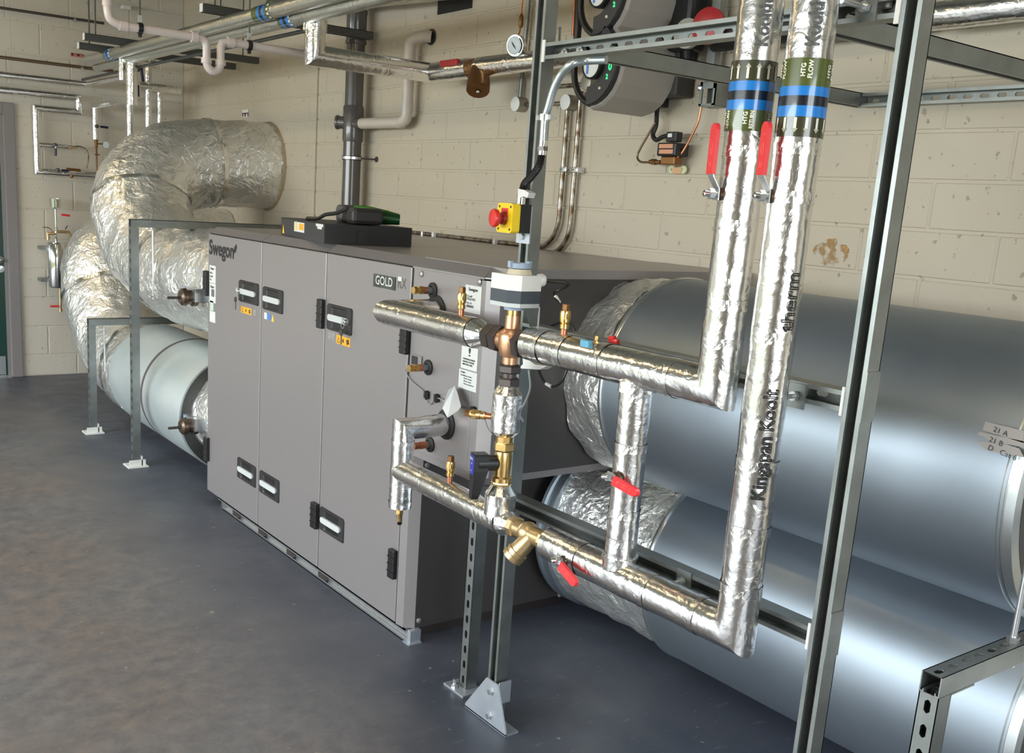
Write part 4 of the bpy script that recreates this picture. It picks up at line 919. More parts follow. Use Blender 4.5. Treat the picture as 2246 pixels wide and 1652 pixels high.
wv = tag(MB().tube(smooth_path([at(1195, 720, 0, 1.80), at(1215, 712, 0, 1.80), at(1245, 705, 0, 1.80), at(1262, 735, 0, 1.80), at(1250, 790, 0, 1.80), at(1233, 835, 0, 1.79), at(1212, 848, 0, 1.79), at(1195, 840, 0, 1.79), at(1183, 815, 0, 1.78), at(1180, 795, 0, 1.78)], 8), .0038, 8).build('sensor_cable', BLACK), 'loop of thin black cable hanging below the upper right insulated pipe', 'cable')
MB().cyl(at(1198, 842, 0, 1.788), at(1209, 848, 0, 1.788), .0052, 10).build('cable_marker', WHITE, wv)
wv = tag(MB().tube(smooth_path([at(1160, 812, 0, 1.76), at(1163, 850, 0, 1.76), at(1153, 880, 0, 1.76), at(1140, 905, 0, 1.76), at(1148, 925, 0, 1.765)], 8), .003, 8).build('sensor_cable', CABLE), 'thin grey cable hanging behind the vertical foil sleeve', 'cable')
wb = MB(); q = [at(*p, 0, 1.745) for p in ((1146, 781), (1174, 800), (1199, 803), (1183, 811), (1138, 808), (1147, 799))]
tag(wb.prism(q, (.03, 0, 0)).build('cable_bracket', WHITE), 'small white bracket bolted behind the mixing valve', 'bracket')
tg_ = tag(MB().tube(smooth_path([at(1060, 905, 0, PX), at(1068, 935, 0, PX), at(1080, 955, 0, PX)], 5), .002, 6).build('sensor_wire', CABLE), 'thin white wire hanging from the sideways brass test point', 'wire')
# brass regulating valve with black handle
rv = thing('regulating_valve', 'upright brass valve with a black wedge handle and blue sticker', 'valve', (PX, VY, .79))
MB().lathe((PX, VY, .795), (0, 0, 1), [(0, .024), (.012, .024), (.014, .028), (.026, .028), (.030, .022), (.045, .023), (.085, .025), (.10, .022)], 24).build('valve_body', BRASS, rv)
MB().lathe((PX, VY, .795), (0, 0, 1), [(0, .027), (.010, .029), (.020, .027)], 8, False).lathe((PX, VY, .895), (0, 0, 1), [(0, .027), (.005, .029), (.022, .029), (.026, .024)], 6, False).lathe((PX, VY, .921), (0, 0, 1), [(0, .022), (.014, .023), (.018, .018)], 8, False).parts('valve_nut', BRASS, rv)
hd = Vector((-.95, .30, 0)).normalized(); hc = Vector((PX, VY, .862)) + hd * .020; he = hc + hd * .056
MB().cyl(hc, he, .022, 20).build('handle_neck', BLACK, rv)
sd = Vector((hd.y, -hd.x, 0))
fw = he + hd * .012
def HP(a, z): return fw + sd * a + Vector((0, 0, z))
_w = []
for z_, w1_, d_ in ((.028, .017, .040), (.022, .020, .042), (-.02, .019, .040), (-.090, .012, .022), (-.100, .009, .018)):
    _w += [HP(-w1_, z_), HP(w1_, z_), HP(w1_, z_) - hd * d_, HP(-w1_, z_) - hd * d_]
MB().add(_w, [(0, 1, 2, 3), (19, 18, 17, 16)] + [(4 * k + i, 4 * k + 4 + i, 4 * k + 4 + (i + 1) % 4, 4 * k + (i + 1) % 4) for k in range(4) for i in range(4)]).build('wedge_handle', BLACK, rv)
MB().prism([HP(-.016, .022), HP(.016, .024), HP(.017, .012), HP(.013, -.030), HP(-.014, -.030), HP(-.018, .012)], hd * .001).build('handle_sticker', BLUEVALVE, rv)
mb = MB(); yd_ = Vector((0, 0, 1)); xd_ = -sd if (-sd).dot(Vector((0, -1, 0))) > 0 else sd
o_ = fw + hd * .0016 + xd_ * -.013
text_on(mb, 'BOSS', o_ + Vector((0, 0, .010)), xd_, yd_, w=.022, h=.007, bold=.0003); text_on(mb, 'DN25', o_ + Vector((0, 0, -.022)) + xd_ * .004, xd_, yd_, w=.012, h=.004)
mb.prism([o_ + xd_ * .010 + Vector((0, 0, .002)), o_ + xd_ * .016 + Vector((0, 0, .002)), o_ + xd_ * .013 + Vector((0, 0, -.003))], hd * .0004)
mb.build('handle_print', WHITE, rv)
# y strainer on the lower run
ys = thing('strainer', 'brass Y strainer in the low horizontal pipe run', 'valve', (PX, 1.95, .69))
MB().lathe((PX, 2.025, .700), (0, -1, 0), [(0, .027), (.004, .030), (.022, .030), (.026, .026)], 8, False).lathe((PX, 1.892, .700), (0, -1, 0), [(0, .026), (.004, .030), (.018, .030), (.022, .026)], 8, False).cyl((PX, 1.875, .70), (PX, 1.860, .70), .025, 20).parts('strainer_nut', DZR, ys)
MB().cyl((PX, 2.0, .700), (PX, 1.89, .700), .024, 24).ball((PX, 1.955, .700), .031).build('strainer_body', DZR, ys)
c0 = Vector((PX - .004, 1.935, .695)); dd_ = Vector((-.45, .42, -.80)).normalized()
MB().lathe(c0, dd_, [(0, .022), (.03, .025), (.052, .026), (.053, .030), (.060, .030), (.061, .0275), (.066, .0275), (.067, .030), (.080, .030), (.083, .024), (.084, 0)], 28).build('strainer_cap', DZR, ys)
# red lever ball valves
def lever_valve(label, c, od, ld, L=.10, steel=True, long=False, body=True):
    """c on the pipe axis, od = direction the stem points, ld = direction of the lever"""
    c = Vector(c); od = Vector(od).normalized(); ld = Vector(ld).normalized(); s_ = od.cross(ld).normalized()
    t = thing('ball_valve', label, 'valve', c + od * .05)
    a = c + od * .034
    MB().lathe(a, od, [(0, .017), (.006, .017), (.008, .013), (.014, .013)], 18).build('stem_collar', mat('dark_bore', (0.10, .06, .035), .4, .6), t)
    MB().cyl(a, a + od * .040, .0065, 12).hexn(a + od * .024, a + od * .034, .011).build('stem', ZINC, t)
    MB().lathe(a + od * .034, od, [(0, .007), (.010, .0065), (.012, .004), (.008, .0035), (.0075, 0)], 12).build('stem_nut', CHROME, t)
    b0 = a + od * .020
    def Q(l, o, w_): return b0 + ld * l + od * o + s_ * w_
    if long:
        pts = [(-.012, -.004), (.010, -.004), (.034, .012), (.042, .013)]
    else: pts = [(-.012, 0), (.006, 0), (.018, .008), (.022, .009)]
    mb = MB()
    for (l0, o0), (l1, o1) in zip(pts, pts[1:]):
        w1 = .011
        mb.add([Q(l0, o0, -w1), Q(l0, o0, w1), Q(l1, o1, w1), Q(l1, o1, -w1), Q(l0, o0 + .0025, -w1), Q(l0, o0 + .0025, w1), Q(l1, o1 + .0025, w1), Q(l1, o1 + .0025, -w1)],
               [(0, 1, 2, 3), (7, 6, 5, 4), (0, 3, 7, 4), (1, 5, 6, 2)])
    mb.build('lever_arm', ZINC, t)
    l0, o0 = pts[-1]; w1 = .0125; P = [Q(l0 - .004, o0 - .003, -w1), Q(l0 - .004, o0 - .003, w1)]
    P += [Q(l0 + L + w1 * math.sin(k * PI / 6), o0 - .003, w1 * math.cos(k * PI / 6)) for k in range(7)]
    sl = MB().prism(P, od * .009).build('lever_sleeve', REDV, t)
    mb = MB(); 
    for f0, f1, wd in ((.12, .26, .5), (.40, .68, .6), (.84, .88, .5)):
        for sg in (-1, 1):
            mb.tube([Q(l0 + L * f0, o0 + .0062, sg * w1 * wd * .5), Q(l0 + L * f1, o0 + .0062, sg * w1 * wd * .5)], .0007, 4)
        if f1 - f0 > .1: mb.tube([Q(l0 + L * (f0 + f1) / 2, o0 + .0062, -w1 * wd * .5), Q(l0 + L * (f0 + f1) / 2, o0 + .0062, w1 * wd * .5)], .0007, 4)
    mb.build('sleeve_embossing', mat('pale_red', (0.85, 0.16, 0.14), .4), sl)
    return t
aim = Vector((-.80, -.60, 0))
lever_valve('red lever valve on the left riser, handle pointing up', (PX, RY, 1.600), (-.93, .37, 0), (0, 0, 1), .082, long=True)
lever_valve('red lever valve on the right riser, handle pointing up', (PX, FY, 1.600), (-.93, .37, 0), (0, 0, 1), .082, long=True)
lever_valve('red lever valve half way down the vertical bypass pipe', (PX, BY - .02, .948), (-.86, .40, .05), Vector((.30, -.80, -.26)), .050)
lever_valve('red lever valve on the low horizontal run beside the strainer', (PX, 1.75, .690), (-.93, .20, .1), Vector((.02, -.9, -.42)), .052)
# ------------------------------------------------------------------ services on the right wall
def W(u, v, x=2.95): return at(u, v, 0, x)
# soil stack
SX = 2.90
s0 = at(778, 160, 0, SX); s1 = at(769, 440, 0, SX); sy = (s0.y + s1.y) / 2
zb = 1.36
t = thing('soil_pipe', 'dark grey vertical soil stack on the wall behind the black case', 'pipe', (SX, sy, zb))
MB().cyl((SX, sy, zb), (SX, sy, at(782, 30, 0, SX).z + .03), .052, 40).build('pipe_barrel', SOIL, t)
zt = at(775, 272, 0, SX).z
MB().lathe((SX, sy, zt - .10), (0, 0, 1), [(0, .056), (.012, .059), (.19, .059), (.20, .055)], 40).build('tee_socket', SOIL, t)
MB().lathe((SX, sy, zt + .005), (-.55, .62, 0), [(0, .036), (.085, .036), (.086, .040), (.100, .040), (.101, 0)], 28).build('rodding_plug', SOIL, t)
MB().lathe((SX, sy, zt + .001), (0, -1, 0), [(0, .034), (.075, .034), (.085, .036), (.10, .036)], 28).build('branch_socket', SOIL, t)
MB().lathe((SX, sy, at(782, 90, 0, SX).z - .02), (0, 0, 1), [(0, .055), (.004, .060), (.02, .060), (.022, .057), (.16, .057), (.165, .060), (.18, .060), (.184, .056)], 40).build('upper_socket', SOIL, t)
zc = at(775, 347, 0, SX).z
MB().lathe((SX, sy, zc - .012), (0, 0, 1), [(0, .054), (0, .0565), (.024, .0565), (.024, .054)], 40).build('clip_liner', BLACK, t)
MB().lathe((SX, sy, zc - .007), (0, 0, 1), [(0, .0567), (0, .0580), (.014, .0580), (.014, .0567)], 40).box((SX - .02, sy - .075, zc - .006), (SX - .012, sy - .052, zc + .006)).build('pipe_clip', ZINC, t)
MB().cyl((SX + .02, sy - .07, zc), (2.998, sy - .115, zc), .005, 10).lathe((2.998, sy - .115, zc), (-1, 0, 0), [(0, .016), (.004, .016), (.0045, 0)], 16).build('clip_stud', IRON, t)
# cream waste pipe: wall hole -> down -> across into the stack
wy = at(897, 190, 0, 2.935).y; zh = at(925, 78, 0, 2.94).z; zl = zt
t = thing('waste_pipe', 'cream waste pipe dropping from the wall hole and turning into the grey stack', 'pipe', (2.935, wy, zl))
XP = 2.93
B = .05
path = [(2.995, wy - .075, zh), (2.975, wy - .075, zh)] + [(XP + .045 - .045 * math.sin(k * PI / 12), wy - .075 + .075 * (1 - math.cos(k * PI / 12)) , zh - .06 * (1 - math.cos(k * PI / 12)) ) for k in range(1, 7)]
path = smooth_path([(2.998, wy - .10, zh), (2.965, wy - .07, zh + .002), (XP, wy - .012, zh - .02), (XP, wy, zh - .07), (XP, wy, zh - .12)], 7)
path += [(XP, wy, zl + .06)] + smooth_path([(XP, wy, zl + .05), (XP, wy + .012, zl + .015), (XP - .004, wy + .05, zl)], 5) + [(SX, sy - .09, zl)]
MB().tube(path, .030, 26).build('pipe_barrel', PVC, t)
MB().tube([(XP, wy, zl + .055), (XP, wy, zl + .10)], .0325, 26).tube([(XP - .002, wy + .045, zl), (XP - .003, wy + .075, zl)], .0325, 26).tube([(XP, wy, zh - .12), (XP, wy, zh - .09)], .0325, 26).parts('pipe_socket', PVC, t)
MB().lathe((2.996, wy - .10, zh), (-1, 0, 0), [(0, .040), (.003, .040), (.0035, 0)], 30).build('wall_sleeve', BLACK, t)
# horizontal condensate pipe with trap
yp = wy + .03
t = thing('condensate_pipe', 'pinkish white condensate pipe hung across the room with a U trap', 'pipe', (2.0, yp, 2.2))
def PW(u, v): return at(u, v, 1, yp)
e0 = PW(236, 50); e1 = PW(262, 55); a1 = PW(425, 84); a2 = PW(500, 92); a3 = PW(664, 118)
zz = (e1.z + a3.z) / 2
zE = e1.z
def L_(x): return zE + (a3.z - zE) * (x - e1.x) / (a3.x - e1.x)
MB().tube([(e0.x, yp, ZC - .02), (e0.x, yp, zE + .075)] + smooth_path([(e0.x, yp, zE + .06), (e0.x + .012, yp, zE + .02), (e0.x + .055, yp, zE + .0)], 6) + [(a1.x, yp, L_(a1.x))], .0185, 22).tube([(a2.x, yp, L_(a2.x)), (XP - .02, yp, L_(XP))], .0185, 22).build('pipe_barrel', PVCW, t)
MB().tube([(e0.x, yp, zE + .10), (e0.x, yp, zE + .072)], .022, 22).tube([(e0.x + .05, yp, zE), (e0.x + .085, yp, L_(e0.x + .085))], .022, 22).parts('elbow_socket', PVCW, t)
tx0 = PW(453, 110).x; tx1 = PW(484, 110).x; tm = (tx0 + tx1) / 2; tr = (tx1 - tx0) / 2; ztp = zE - .10
MB().tube([(a1.x - .01, yp, L_(a1.x)), (tx0 - .03, yp, L_(tx0) - .002), (tx0 - .008, yp, L_(tx0) - .010), (tx0, yp, L_(tx0) - .03)] + [(tm - tr * math.cos(k * PI / 10), yp, ztp - tr * 1.25 * math.sin(k * PI / 10)) for k in range(11)] + [(tx1, yp, L_(tx1) - .028), (tx1 + .008, yp, L_(tx1) - .008), (tx1 + .03, yp, L_(tx1)), (a2.x + .01, yp, L_(a2.x))], .0185, 22).build('u_trap', PVCW, t)
MB().tube([(a1.x - .012, yp, L_(a1.x)), (a1.x + .015, yp, L_(a1.x))], .025, 22).tube([(a2.x - .004, yp, L_(a2.x)), (a2.x + .028, yp, L_(a2.x))], .025, 22).tube([(tx0, yp, ztp + .012), (tx0, yp, ztp - .012)], .025, 22).tube([(tx1, yp, ztp + .012), (tx1, yp, ztp - .012)], .025, 22).parts('trap_nut', PVCW, t)
for i, u in enumerate((307, 547)):
    x = PW(u, 70).x; z = L_(x)
    h = thing('pipe_hanger', ['rod hanger on the condensate pipe near its elbow', 'rod hanger on the condensate pipe to the right of the trap'][i], 'hanger', (x, yp, z))
    MB().cyl((x, yp, z + .03), (x, yp, ZC), .004, 8).build('hanger_rod', TRAYM, h)
    MB().lathe((x - .010, yp, z), (1, 0, 0), [(0, .0190), (0, .0245), (.020, .0245), (.020, .0190)], 22).box((x - .007, yp - .006, z - .038), (x + .007, yp + .006, z - .022)).build('rubber_clip', BLACK, h)
    MB().box((x - .008, yp - .006, z + .024), (x + .008, yp + .006, z + .055)).build('clip_boss', ZINC, h)
# large foil pipe coming down and running along the wall
YQ = 4.32; zB_ = at(560, 61, 0, 2.12).z
q1 = at(690, 128, 1, YQ); q2 = at(900, 148, 1, YQ); zQ = q1.z + .012; xQ = 2.80
t = thing('insulated_pipe', 'foil insulated pipe dropping from the overhead run and turning twice along the right wall', 'pipe', (q1.x, YQ, zQ))
foil(t, [(q1.x, YQ, zB_ - .03), (q1.x, YQ, zQ), (xQ, YQ, zQ), (xQ, 3.98, zQ)], .047, seed=11)
foil(t, [(xQ, 3.70, zQ), (xQ, 2.95, zQ)], .042, seed=12)
MB().cyl((xQ, 3.92, zQ), (xQ, 3.66, zQ), .044, 28).build('taped_sleeve', TAPE, t)
MB().tube([(q1.x, YQ, zB_ - .01), (q1.x, YQ, zB_ - .06)], .053, 28, wob=.006, wscale=30).build('taped_joint', TAPE, t)
a = at(968, 122, 0, xQ - .044); b = at(1004, 132, 0, xQ - .044)
MB().box((xQ - .052, b.y, zQ + .012), (xQ - .030, a.y, zQ + .040), .003).build('red_tag', DRED, t)
# bronze strainer with gauge
yS = at(1058, 130, 0, xQ).y
t = thing('strainer', 'old bronze Y strainer in the foil pipe high on the right wall', 'valve', (xQ, yS, zQ))
MB().cyl((xQ, 4.0, zQ), (xQ, yS - .13, zQ), .040, 24).lathe((xQ, 4.0, zQ), (0, 1, 0), [(-.05, .036), (-.045, .042), (-.01, .042), (0, .036)], 8, False).build('strainer_body', OLDBR, t)
dd_ = Vector((-.35, -.45, -.82)).normalized(); c0 = Vector((xQ, yS + .015, zQ))
MB().lathe(c0, dd_, [(0, .040), (.05, .046), (.075, .050), (.10, .054), (.132, .053), (.134, .044), (.137, .044)], 28).build('strainer_leg', OLDBR, t)
MB().lathe(c0 + dd_ * .132, dd_, [(0, .024), (.004, .024), (.005, .014), (.008, .014), (.009, 0)], 8, False).build('strainer_plug', mat('dark_bronze', (0.12, .05, .02), .4, .7), t)
MB().lathe(c0 + dd_ * .141, dd_, [(0, .008), (.001, 0)], 12).build('plug_spot', CREAM, t)
MB().lathe((xQ, 4.02, zQ), (0, 1, 0), [(-.03, .037), (-.026, .041), (-.012, .041), (-.008, .037)], 24).build('brass_ring', BRASS, t)
g = at(1131, 100, 0, xQ - .055)
t = thing('pressure_gauge', 'round dial gauge with a black pointer on the high foil pipe', 'gauge', g)
gd = Vector((-.93, -.25, -.12)).normalized()
MB().lathe(g - gd * .02, gd, [(-.012, .034), (0, .042), (.022, .043), (.026, .043), (.026, .038), (.003, .037)], 36).build('gauge_bezel', CHROME, t)
MB().lathe(g + gd * .012, gd, [(0, .0375), (.001, 0)], 36).build('gauge_face', DIAL, t)
gu = gd.orthogonal().normalized(); gv = gd.cross(gu)
pd = Vector((0, -.55, -.8)); pd = (pd - gd * pd.dot(gd)).normalized(); ps = gd.cross(pd)
MB().prism([g + gd * .015 - pd * .018 + ps * .001, g + gd * .015 + ps * .003, g + gd * .015 + pd * .020, g + gd * .015 - ps * .003, g + gd * .015 - pd * .018 - ps * .001], gd * .001).build('gauge_pointer', INK, t)
mb = MB()
for k in range(0, 21):
    an = -.75 * PI + k * 1.5 * PI / 20; dv = gu * math.cos(an) + gv * math.sin(an); mb.tube([g + gd * .014 + dv * .030, g + gd * .014 + dv * .035], .0004, 4)
mb.build('dial_ticks', INKG, t)
MB().cyl(g - gd * .02, (xQ, g.y, zQ), .010, 12).build('gauge_stem', BRASS, t)
# capillary line with a brass bulb above the gauge
t = thing('capillary_line', 'thin copper line with a brass bulb above the dial gauge', 'pipe', W(1140, 60, 2.86))
MB().tube([W(1148, -40, 2.86), W(1146, 0, 2.86), W(1143, 30, 2.86), W(1140, 70, 2.86), (xQ, W(1140, 70, 2.86).y, zQ + .03)], .004, 8).build('copper_tube', COPPER, t)
c = W(1143, 48, 2.86); MB().lathe(c + Vector((0, 0, .035)), (0, 0, -1), [(0, .004), (.012, .010), (.05, .012), (.06, .005)], 14).build('brass_bulb', OLDBR, t)
# vertical steel conduits and pattress boxes with white lids
def wall_tube(label, pts, r, m=TUBE, cat='conduit'):
    return tag(MB().tube(pts, r, 14).build('conduit', m), label, cat)
wall_tube('vertical galvanised conduit on the wall above the left round box, behind the dial gauge', [W(1162, -20, 2.975), W(1155, 60, 2.975), (2.975, W(1140, 225, 2.975).y, W(1140, 225, 2.975).z)], .010, STRUT)
BX = 2.965
for i, (q, lb) in enumerate((((1137, 229), 'left round box with a white lid, low left of the dial gauge'), ((1247, 225), 'middle round box with a white lid, on top of the conduit pair'), ((1292, 182), 'right round grey box half hidden behind the cable loop'))):
    c = W(*q, BX); t = thing('junction_box', lb, 'electrical box', c)
    MB().lathe((BX - .018, c.y, c.z), (1, 0, 0), [(0, .031), (0, .033), (.05, .033)], 30).build('box_body', mat('galv_box', (0.36, 0.33, 0.28), .4, .6) if i == 0 else bpy.data.materials['galv_box'], t)
    MB().lathe((BX - .0185, c.y, c.z), (-1, 0, 0), [(0, .033), (.002, .0325), (.003, .030), (.0032, 0)], 30).build('box_lid', WHITE if i < 2 else bpy.data.materials['galv_box'], t)
c1, c2, c3 = W(1137, 229, BX), W(1247, 225, BX), W(1292, 182, BX)
wall_tube('short horizontal conduit joining the two white lidded boxes', [(2.985, c1.y - .03, c1.z), (2.985, c2.y + .03, c2.z)], .009)
wall_tube('short horizontal conduit running to the right round box', [(2.985, c1.y - .2, c3.z), (2.985, c3.y + .03, c3.z)], .009)
zR = W(960, 522, 2.975).z
yA = W(1238, 330, 2.975).y; yB = W(1264, 330, 2.975).y
def bend(y, z0, zb, R, y_end):
    return [(2.975, y, z0), (2.975, y, zb + R)] + [(2.975, y + R * (1 - math.cos(k * PI / 16)), zb + R * (1 - math.sin(k * PI / 16))) for k in range(1, 9)] + [(2.975, y_end, zb)]
wall_tube('left of the two long conduits, bending onto the wall above the unit', bend(yA, c2.z - .03, zR + .014, .14, 5.0), .0105)
wall_tube('right of the two long conduits, bending onto the wall above the unit', bend(yB, c3.z - .03, zR - .012, .14, 4.9), .0105)
mb = tag(MB().box((2.955, yA + .16, zR - .008 + .0), (2.999, 4.95, zR - .052 + .010)).build('timber_batten', WOOD), 'thin timber batten on the wall along the back of the unit top', 'batten')
for i, (q) in enumerate(((1240, 372), (1265, 373))):
    c = W(*q, 2.97); o = tag(MB().box((2.955, c.y - .022, c.z - .012), (2.998, c.y + .022, c.z + .012), .003).cyl((2.958, c.y + .016, c.z), (2.948, c.y + .016, c.z), .004, 8).build('conduit_saddle', ZINC), ['left of the two conduit saddles, on the left long conduit', 'right of the two conduit saddles, on the right long conduit'][i], 'clip', 'saddles on the long conduits'); del o['group']
for i, u in enumerate((928, 953, 1088)):
    c = W(u, 522 + (u - 928) * .03, 2.96); o = tag(MB().box((2.945, c.y - .010, zR - .03), (2.965, c.y + .010, zR + .028), .003).build('conduit_saddle', PAPER if i else ZINC), ['saddle on the low horizontal conduits beside the black case', 'white saddle on the low horizontal conduits, second from the black case', 'white saddle on the low horizontal conduits just left of the stop button post'][i], 'clip')
# circulating pumps
def pump(label, cu, cv):
    c = at(cu, cv, 0, 2.62); t = thing('circulating_pump', label, 'pump', (2.8, c.y, c.z))
    def hook(x0, x1, ri, ro, a0, a1, n, nm, m, e=0):
        def P(x, r, a): return (x, c.y - r * math.cos(a), c.z + r * math.sin(a))
        A = [math.radians(a0 + (a1 - a0) * k / n) for k in range(n + 1)]; V = []; Fc = []
        for a in A: V += [P(x0 + e, ri, a), P(x0, ri + e, a), P(x0, ro - e, a), P(x0 + e * 2, ro, a), P(x1, ro, a), P(x1, ri, a)]
        for k in range(n):
            for q in range(6): Fc.append((6 * k + q, 6 * k + (q + 1) % 6, 6 * k + 6 + (q + 1) % 6, 6 * k + 6 + q))
        Fc += [tuple(range(6)), tuple(range(6 * n + 5, 6 * n - 1, -1))]
        return MB().add(V, Fc).build(nm, m, t)
    hook(2.628, 2.90, .070, .162, -88, 78, 8, 'pump_head', PUMPG, .006)
    hook(2.604, 2.628, .082, .150, -88, 60, 12, 'pump_fascia', DGREY, .003)
    dc = Vector((2.596, c.y - .040, c.z - .010))
    MB().lathe(dc, (-1, 0, 0), [(-.14, .040), (0, .050), (.012, .050), (.016, .046), (.016, .044), (.010, .043)], 30).build('display_bezel', BLACK, t)
    MB().lathe(dc + XO * .0105, (-1, 0, 0), [(0, .0425), (.001, 0)], 30).build('display_face', PAPER, t)
    MB().box((dc.x - .0135, dc.y + .014, dc.z - .030), (dc.x - .012, dc.y + .024, dc.z + .030)).build('display_stripe', BLUES, t)
    mb = MB()
    for s_, z, y in (('2', -.060, -.112), ('0', -.030, -.122), ('2', .004, -.126)): text_on(mb, s_, (2.6035, c.y + y + .008, c.z + z), Vector((0, -1, 0)), ZD, size=.024 if z < -.05 else .036, bold=.0008)
    mb.build('green_digits', GREENL, t)
    MB().lathe((2.604, c.y - .075, c.z - .090), (-1, 0, 0), [(0, .007), (.003, .006), (.0035, 0)], 10).build('fascia_screw', ZINC, t)
    MB().tube([(2.66, c.y - .140 * math.cos(a), c.z + .140 * math.sin(a)) for a in [-PI * .52 - k * PI * .55 / 14 for k in range(15)]], .0125, 12).build('power_cable', BLACK, t)
    nm = 'pump_body_dark'; dk = bpy.data.materials.get(nm) or mat(nm, (0.04, .035, .032), .5)
    MB().box((2.90, c.y - .175, c.z - .09), (2.998, c.y - .02, c.z + .12), .01).cyl((2.90, c.y - .1, c.z), (2.98, c.y - .1, c.z), .06, 24).build('pump_volute', dk, t)
    return t
pump('upper circulating pump with grey head, at the top edge behind the slotted rail', 1312, -14)
pump('lower circulating pump with grey head and green digits, under the slotted rail', 1297, 141)
wall_tube('thick black pipe beside the upper pump', [W(1270, -40, 2.9), W(1268, 60, 2.9), W(1266, 85, 2.9)], .016, BLACK, 'pipe')
tag(MB().cyl(W(1262, -20, 2.93), W(1257, 78, 2.93), .007, 10).build('capillary_line', COPPER), 'orange copper tube beside the thick black pipe', 'pipe')
# black valve body, fascias right of pumps
t = thing('valve_cluster', 'black valve handles and flanges right of the pumps, behind the slotted rail', 'valve', W(1500, 60, 2.85))
for (u, v, r, m) in ((1548, 55, .062, DRED), (1502, 72, .052, mat('grey_flange', (0.33, 0.34, 0.29), .5))):
    c = W(u, v, 2.80); MB().lathe(c, (1, .2, 0), [(0, .016), (0, r * .5), (.006, r * .8), (.010, r), (.03, r), (.034, r * .7), (.06, r * .6)], 30).build('handwheel', m, t)
c = W(1480, 30, 2.9); MB().box((2.86, c.y - .12, c.z - .14), (2.96, c.y + .03, c.z + .12), .02).build('flange_body', BLACK, t)
c = W(1480, 120, 2.9); MB().cyl((2.90, c.y - .05, c.z + .1), (2.90, c.y - .07, c.z - .04), .020, 16).build('lower_neck', BLACK, t)
# black cable clip under the pump and solenoid valve
t = thing('cable_clip', 'black cable clamp on the wall just under the lower pump', 'clip', W(1437, 230, 2.96))
c = W(1440, 228, 2.96); MB().box((2.94, c.y - .030, c.z - .012), (2.998, c.y + .030, c.z + .020), .004).box((2.93, c.y - .012, c.z - .03), (2.97, c.y + .012, c.z + .05), .004).box((2.94, c.y + .03, c.z - .002), (2.96, c.y + .048, c.z + .004)).box((2.94, c.y + .025, c.z - .028), (2.98, c.y + .034, c.z - .008)).build('clamp_body', BLACK, t)
tag(MB().tube(smooth_path([W(1446, 205, 2.96), W(1441, 245, 2.955), W(1439, 275, 2.95), W(1432, 296, 2.94), W(1440, 307, 2.935), W(1455, 300, 2.93), W(1475, 296, 2.93)], 7), .009, 10).build('power_cable', BLACK), 'thick black cable running down from the clamp into the solenoid valve', 'cable')
t = thing('solenoid_valve', 'black and brass solenoid valve with orange labels on the right wall', 'valve', W(1470, 330, 2.95))
def WB(u0, u1, v0, v1, x0, x1, nm, m, bev=.003, par=None):
    a, b = at(u0, v0, 0, x0), at(u1, v1, 0, x0); return MB().box((x0, b.y, at(u0, v1, 0, x0).z), (x1, a.y, a.z), bev).build(nm, m, par or t)
WB(1442, 1480, 313, 342, 2.90, 2.975, 'coil_case', BLACK, .005); WB(1462, 1482, 289, 311, 2.915, 2.95, 'connector_plug', BLACK)
a = WB(1446, 1475, 316, 325, 2.8985, 2.90, 'coil_label', mat('salmon_label', (0.62, 0.28, 0.16), .5), 0); WB(1446, 1475, 328, 337, 2.8985, 2.90, 'coil_label', bpy.data.materials['salmon_label'], 0)
WB(1465, 1473, 293, 301, 2.913, 2.915, 'plug_label', PAPER, 0)
WB(1449, 1478, 343, 361, 2.915, 2.96, 'brass_body', OLDBR, .004)
o = MB().cyl(W(1425, 355, 2.93), W(1450, 356, 2.93), .0085, 12).hexn(W(1430, 355, 2.93), W(1439, 355.5, 2.93), .012).build('pipe_union', OLDBR, t)
tag(MB().tube(smooth_path([W(1438, 268, 2.94), W(1425, 290, 2.94), W(1405, 325, 2.94), W(1398, 343, 2.94), W(1405, 355, 2.935), W(1430, 356, 2.93)], 7), .0045, 8).build('copper_tube', TUBEB), 'brown copper tube curving down into the left of the solenoid valve', 'pipe')
tag(MB().tube(smooth_path([W(1538, 235, 2.94), W(1530, 270, 2.94), W(1508, 315, 2.94), W(1492, 340, 2.935), W(1478, 350, 2.93)], 7), .0045, 8).build('copper_tube', COPPER), 'reddish copper tube from the grey wall bracket down to the solenoid valve', 'pipe')
t = thing('pipe_bracket', 'green tinted pipe bracket ears under the solenoid valve', 'bracket', W(1485, 372, 2.99))
a, b = W(1472, 368, 2.98), W(1500, 380, 2.98)
MB().lathe((2.985, a.y - .004, a.z - .006), (-1, 0, 0), [(0, .016), (.006, .016), (.0065, .006), (.002, .005)], 18).lathe((2.985, b.y + .006, a.z - .006), (-1, 0, 0), [(0, .016), (.006, .016), (.0065, .006), (.002, .005)], 18).parts('bracket_ear', mat('pale_green_yellow', (0.62, 0.66, 0.40), .5), t)
MB().box((2.975, b.y + .012, a.z - .022), (2.997, a.y - .010, a.z + .002)).build('bracket_saddle', mat('orange_plate', (0.66, .40, .22), .5), t)
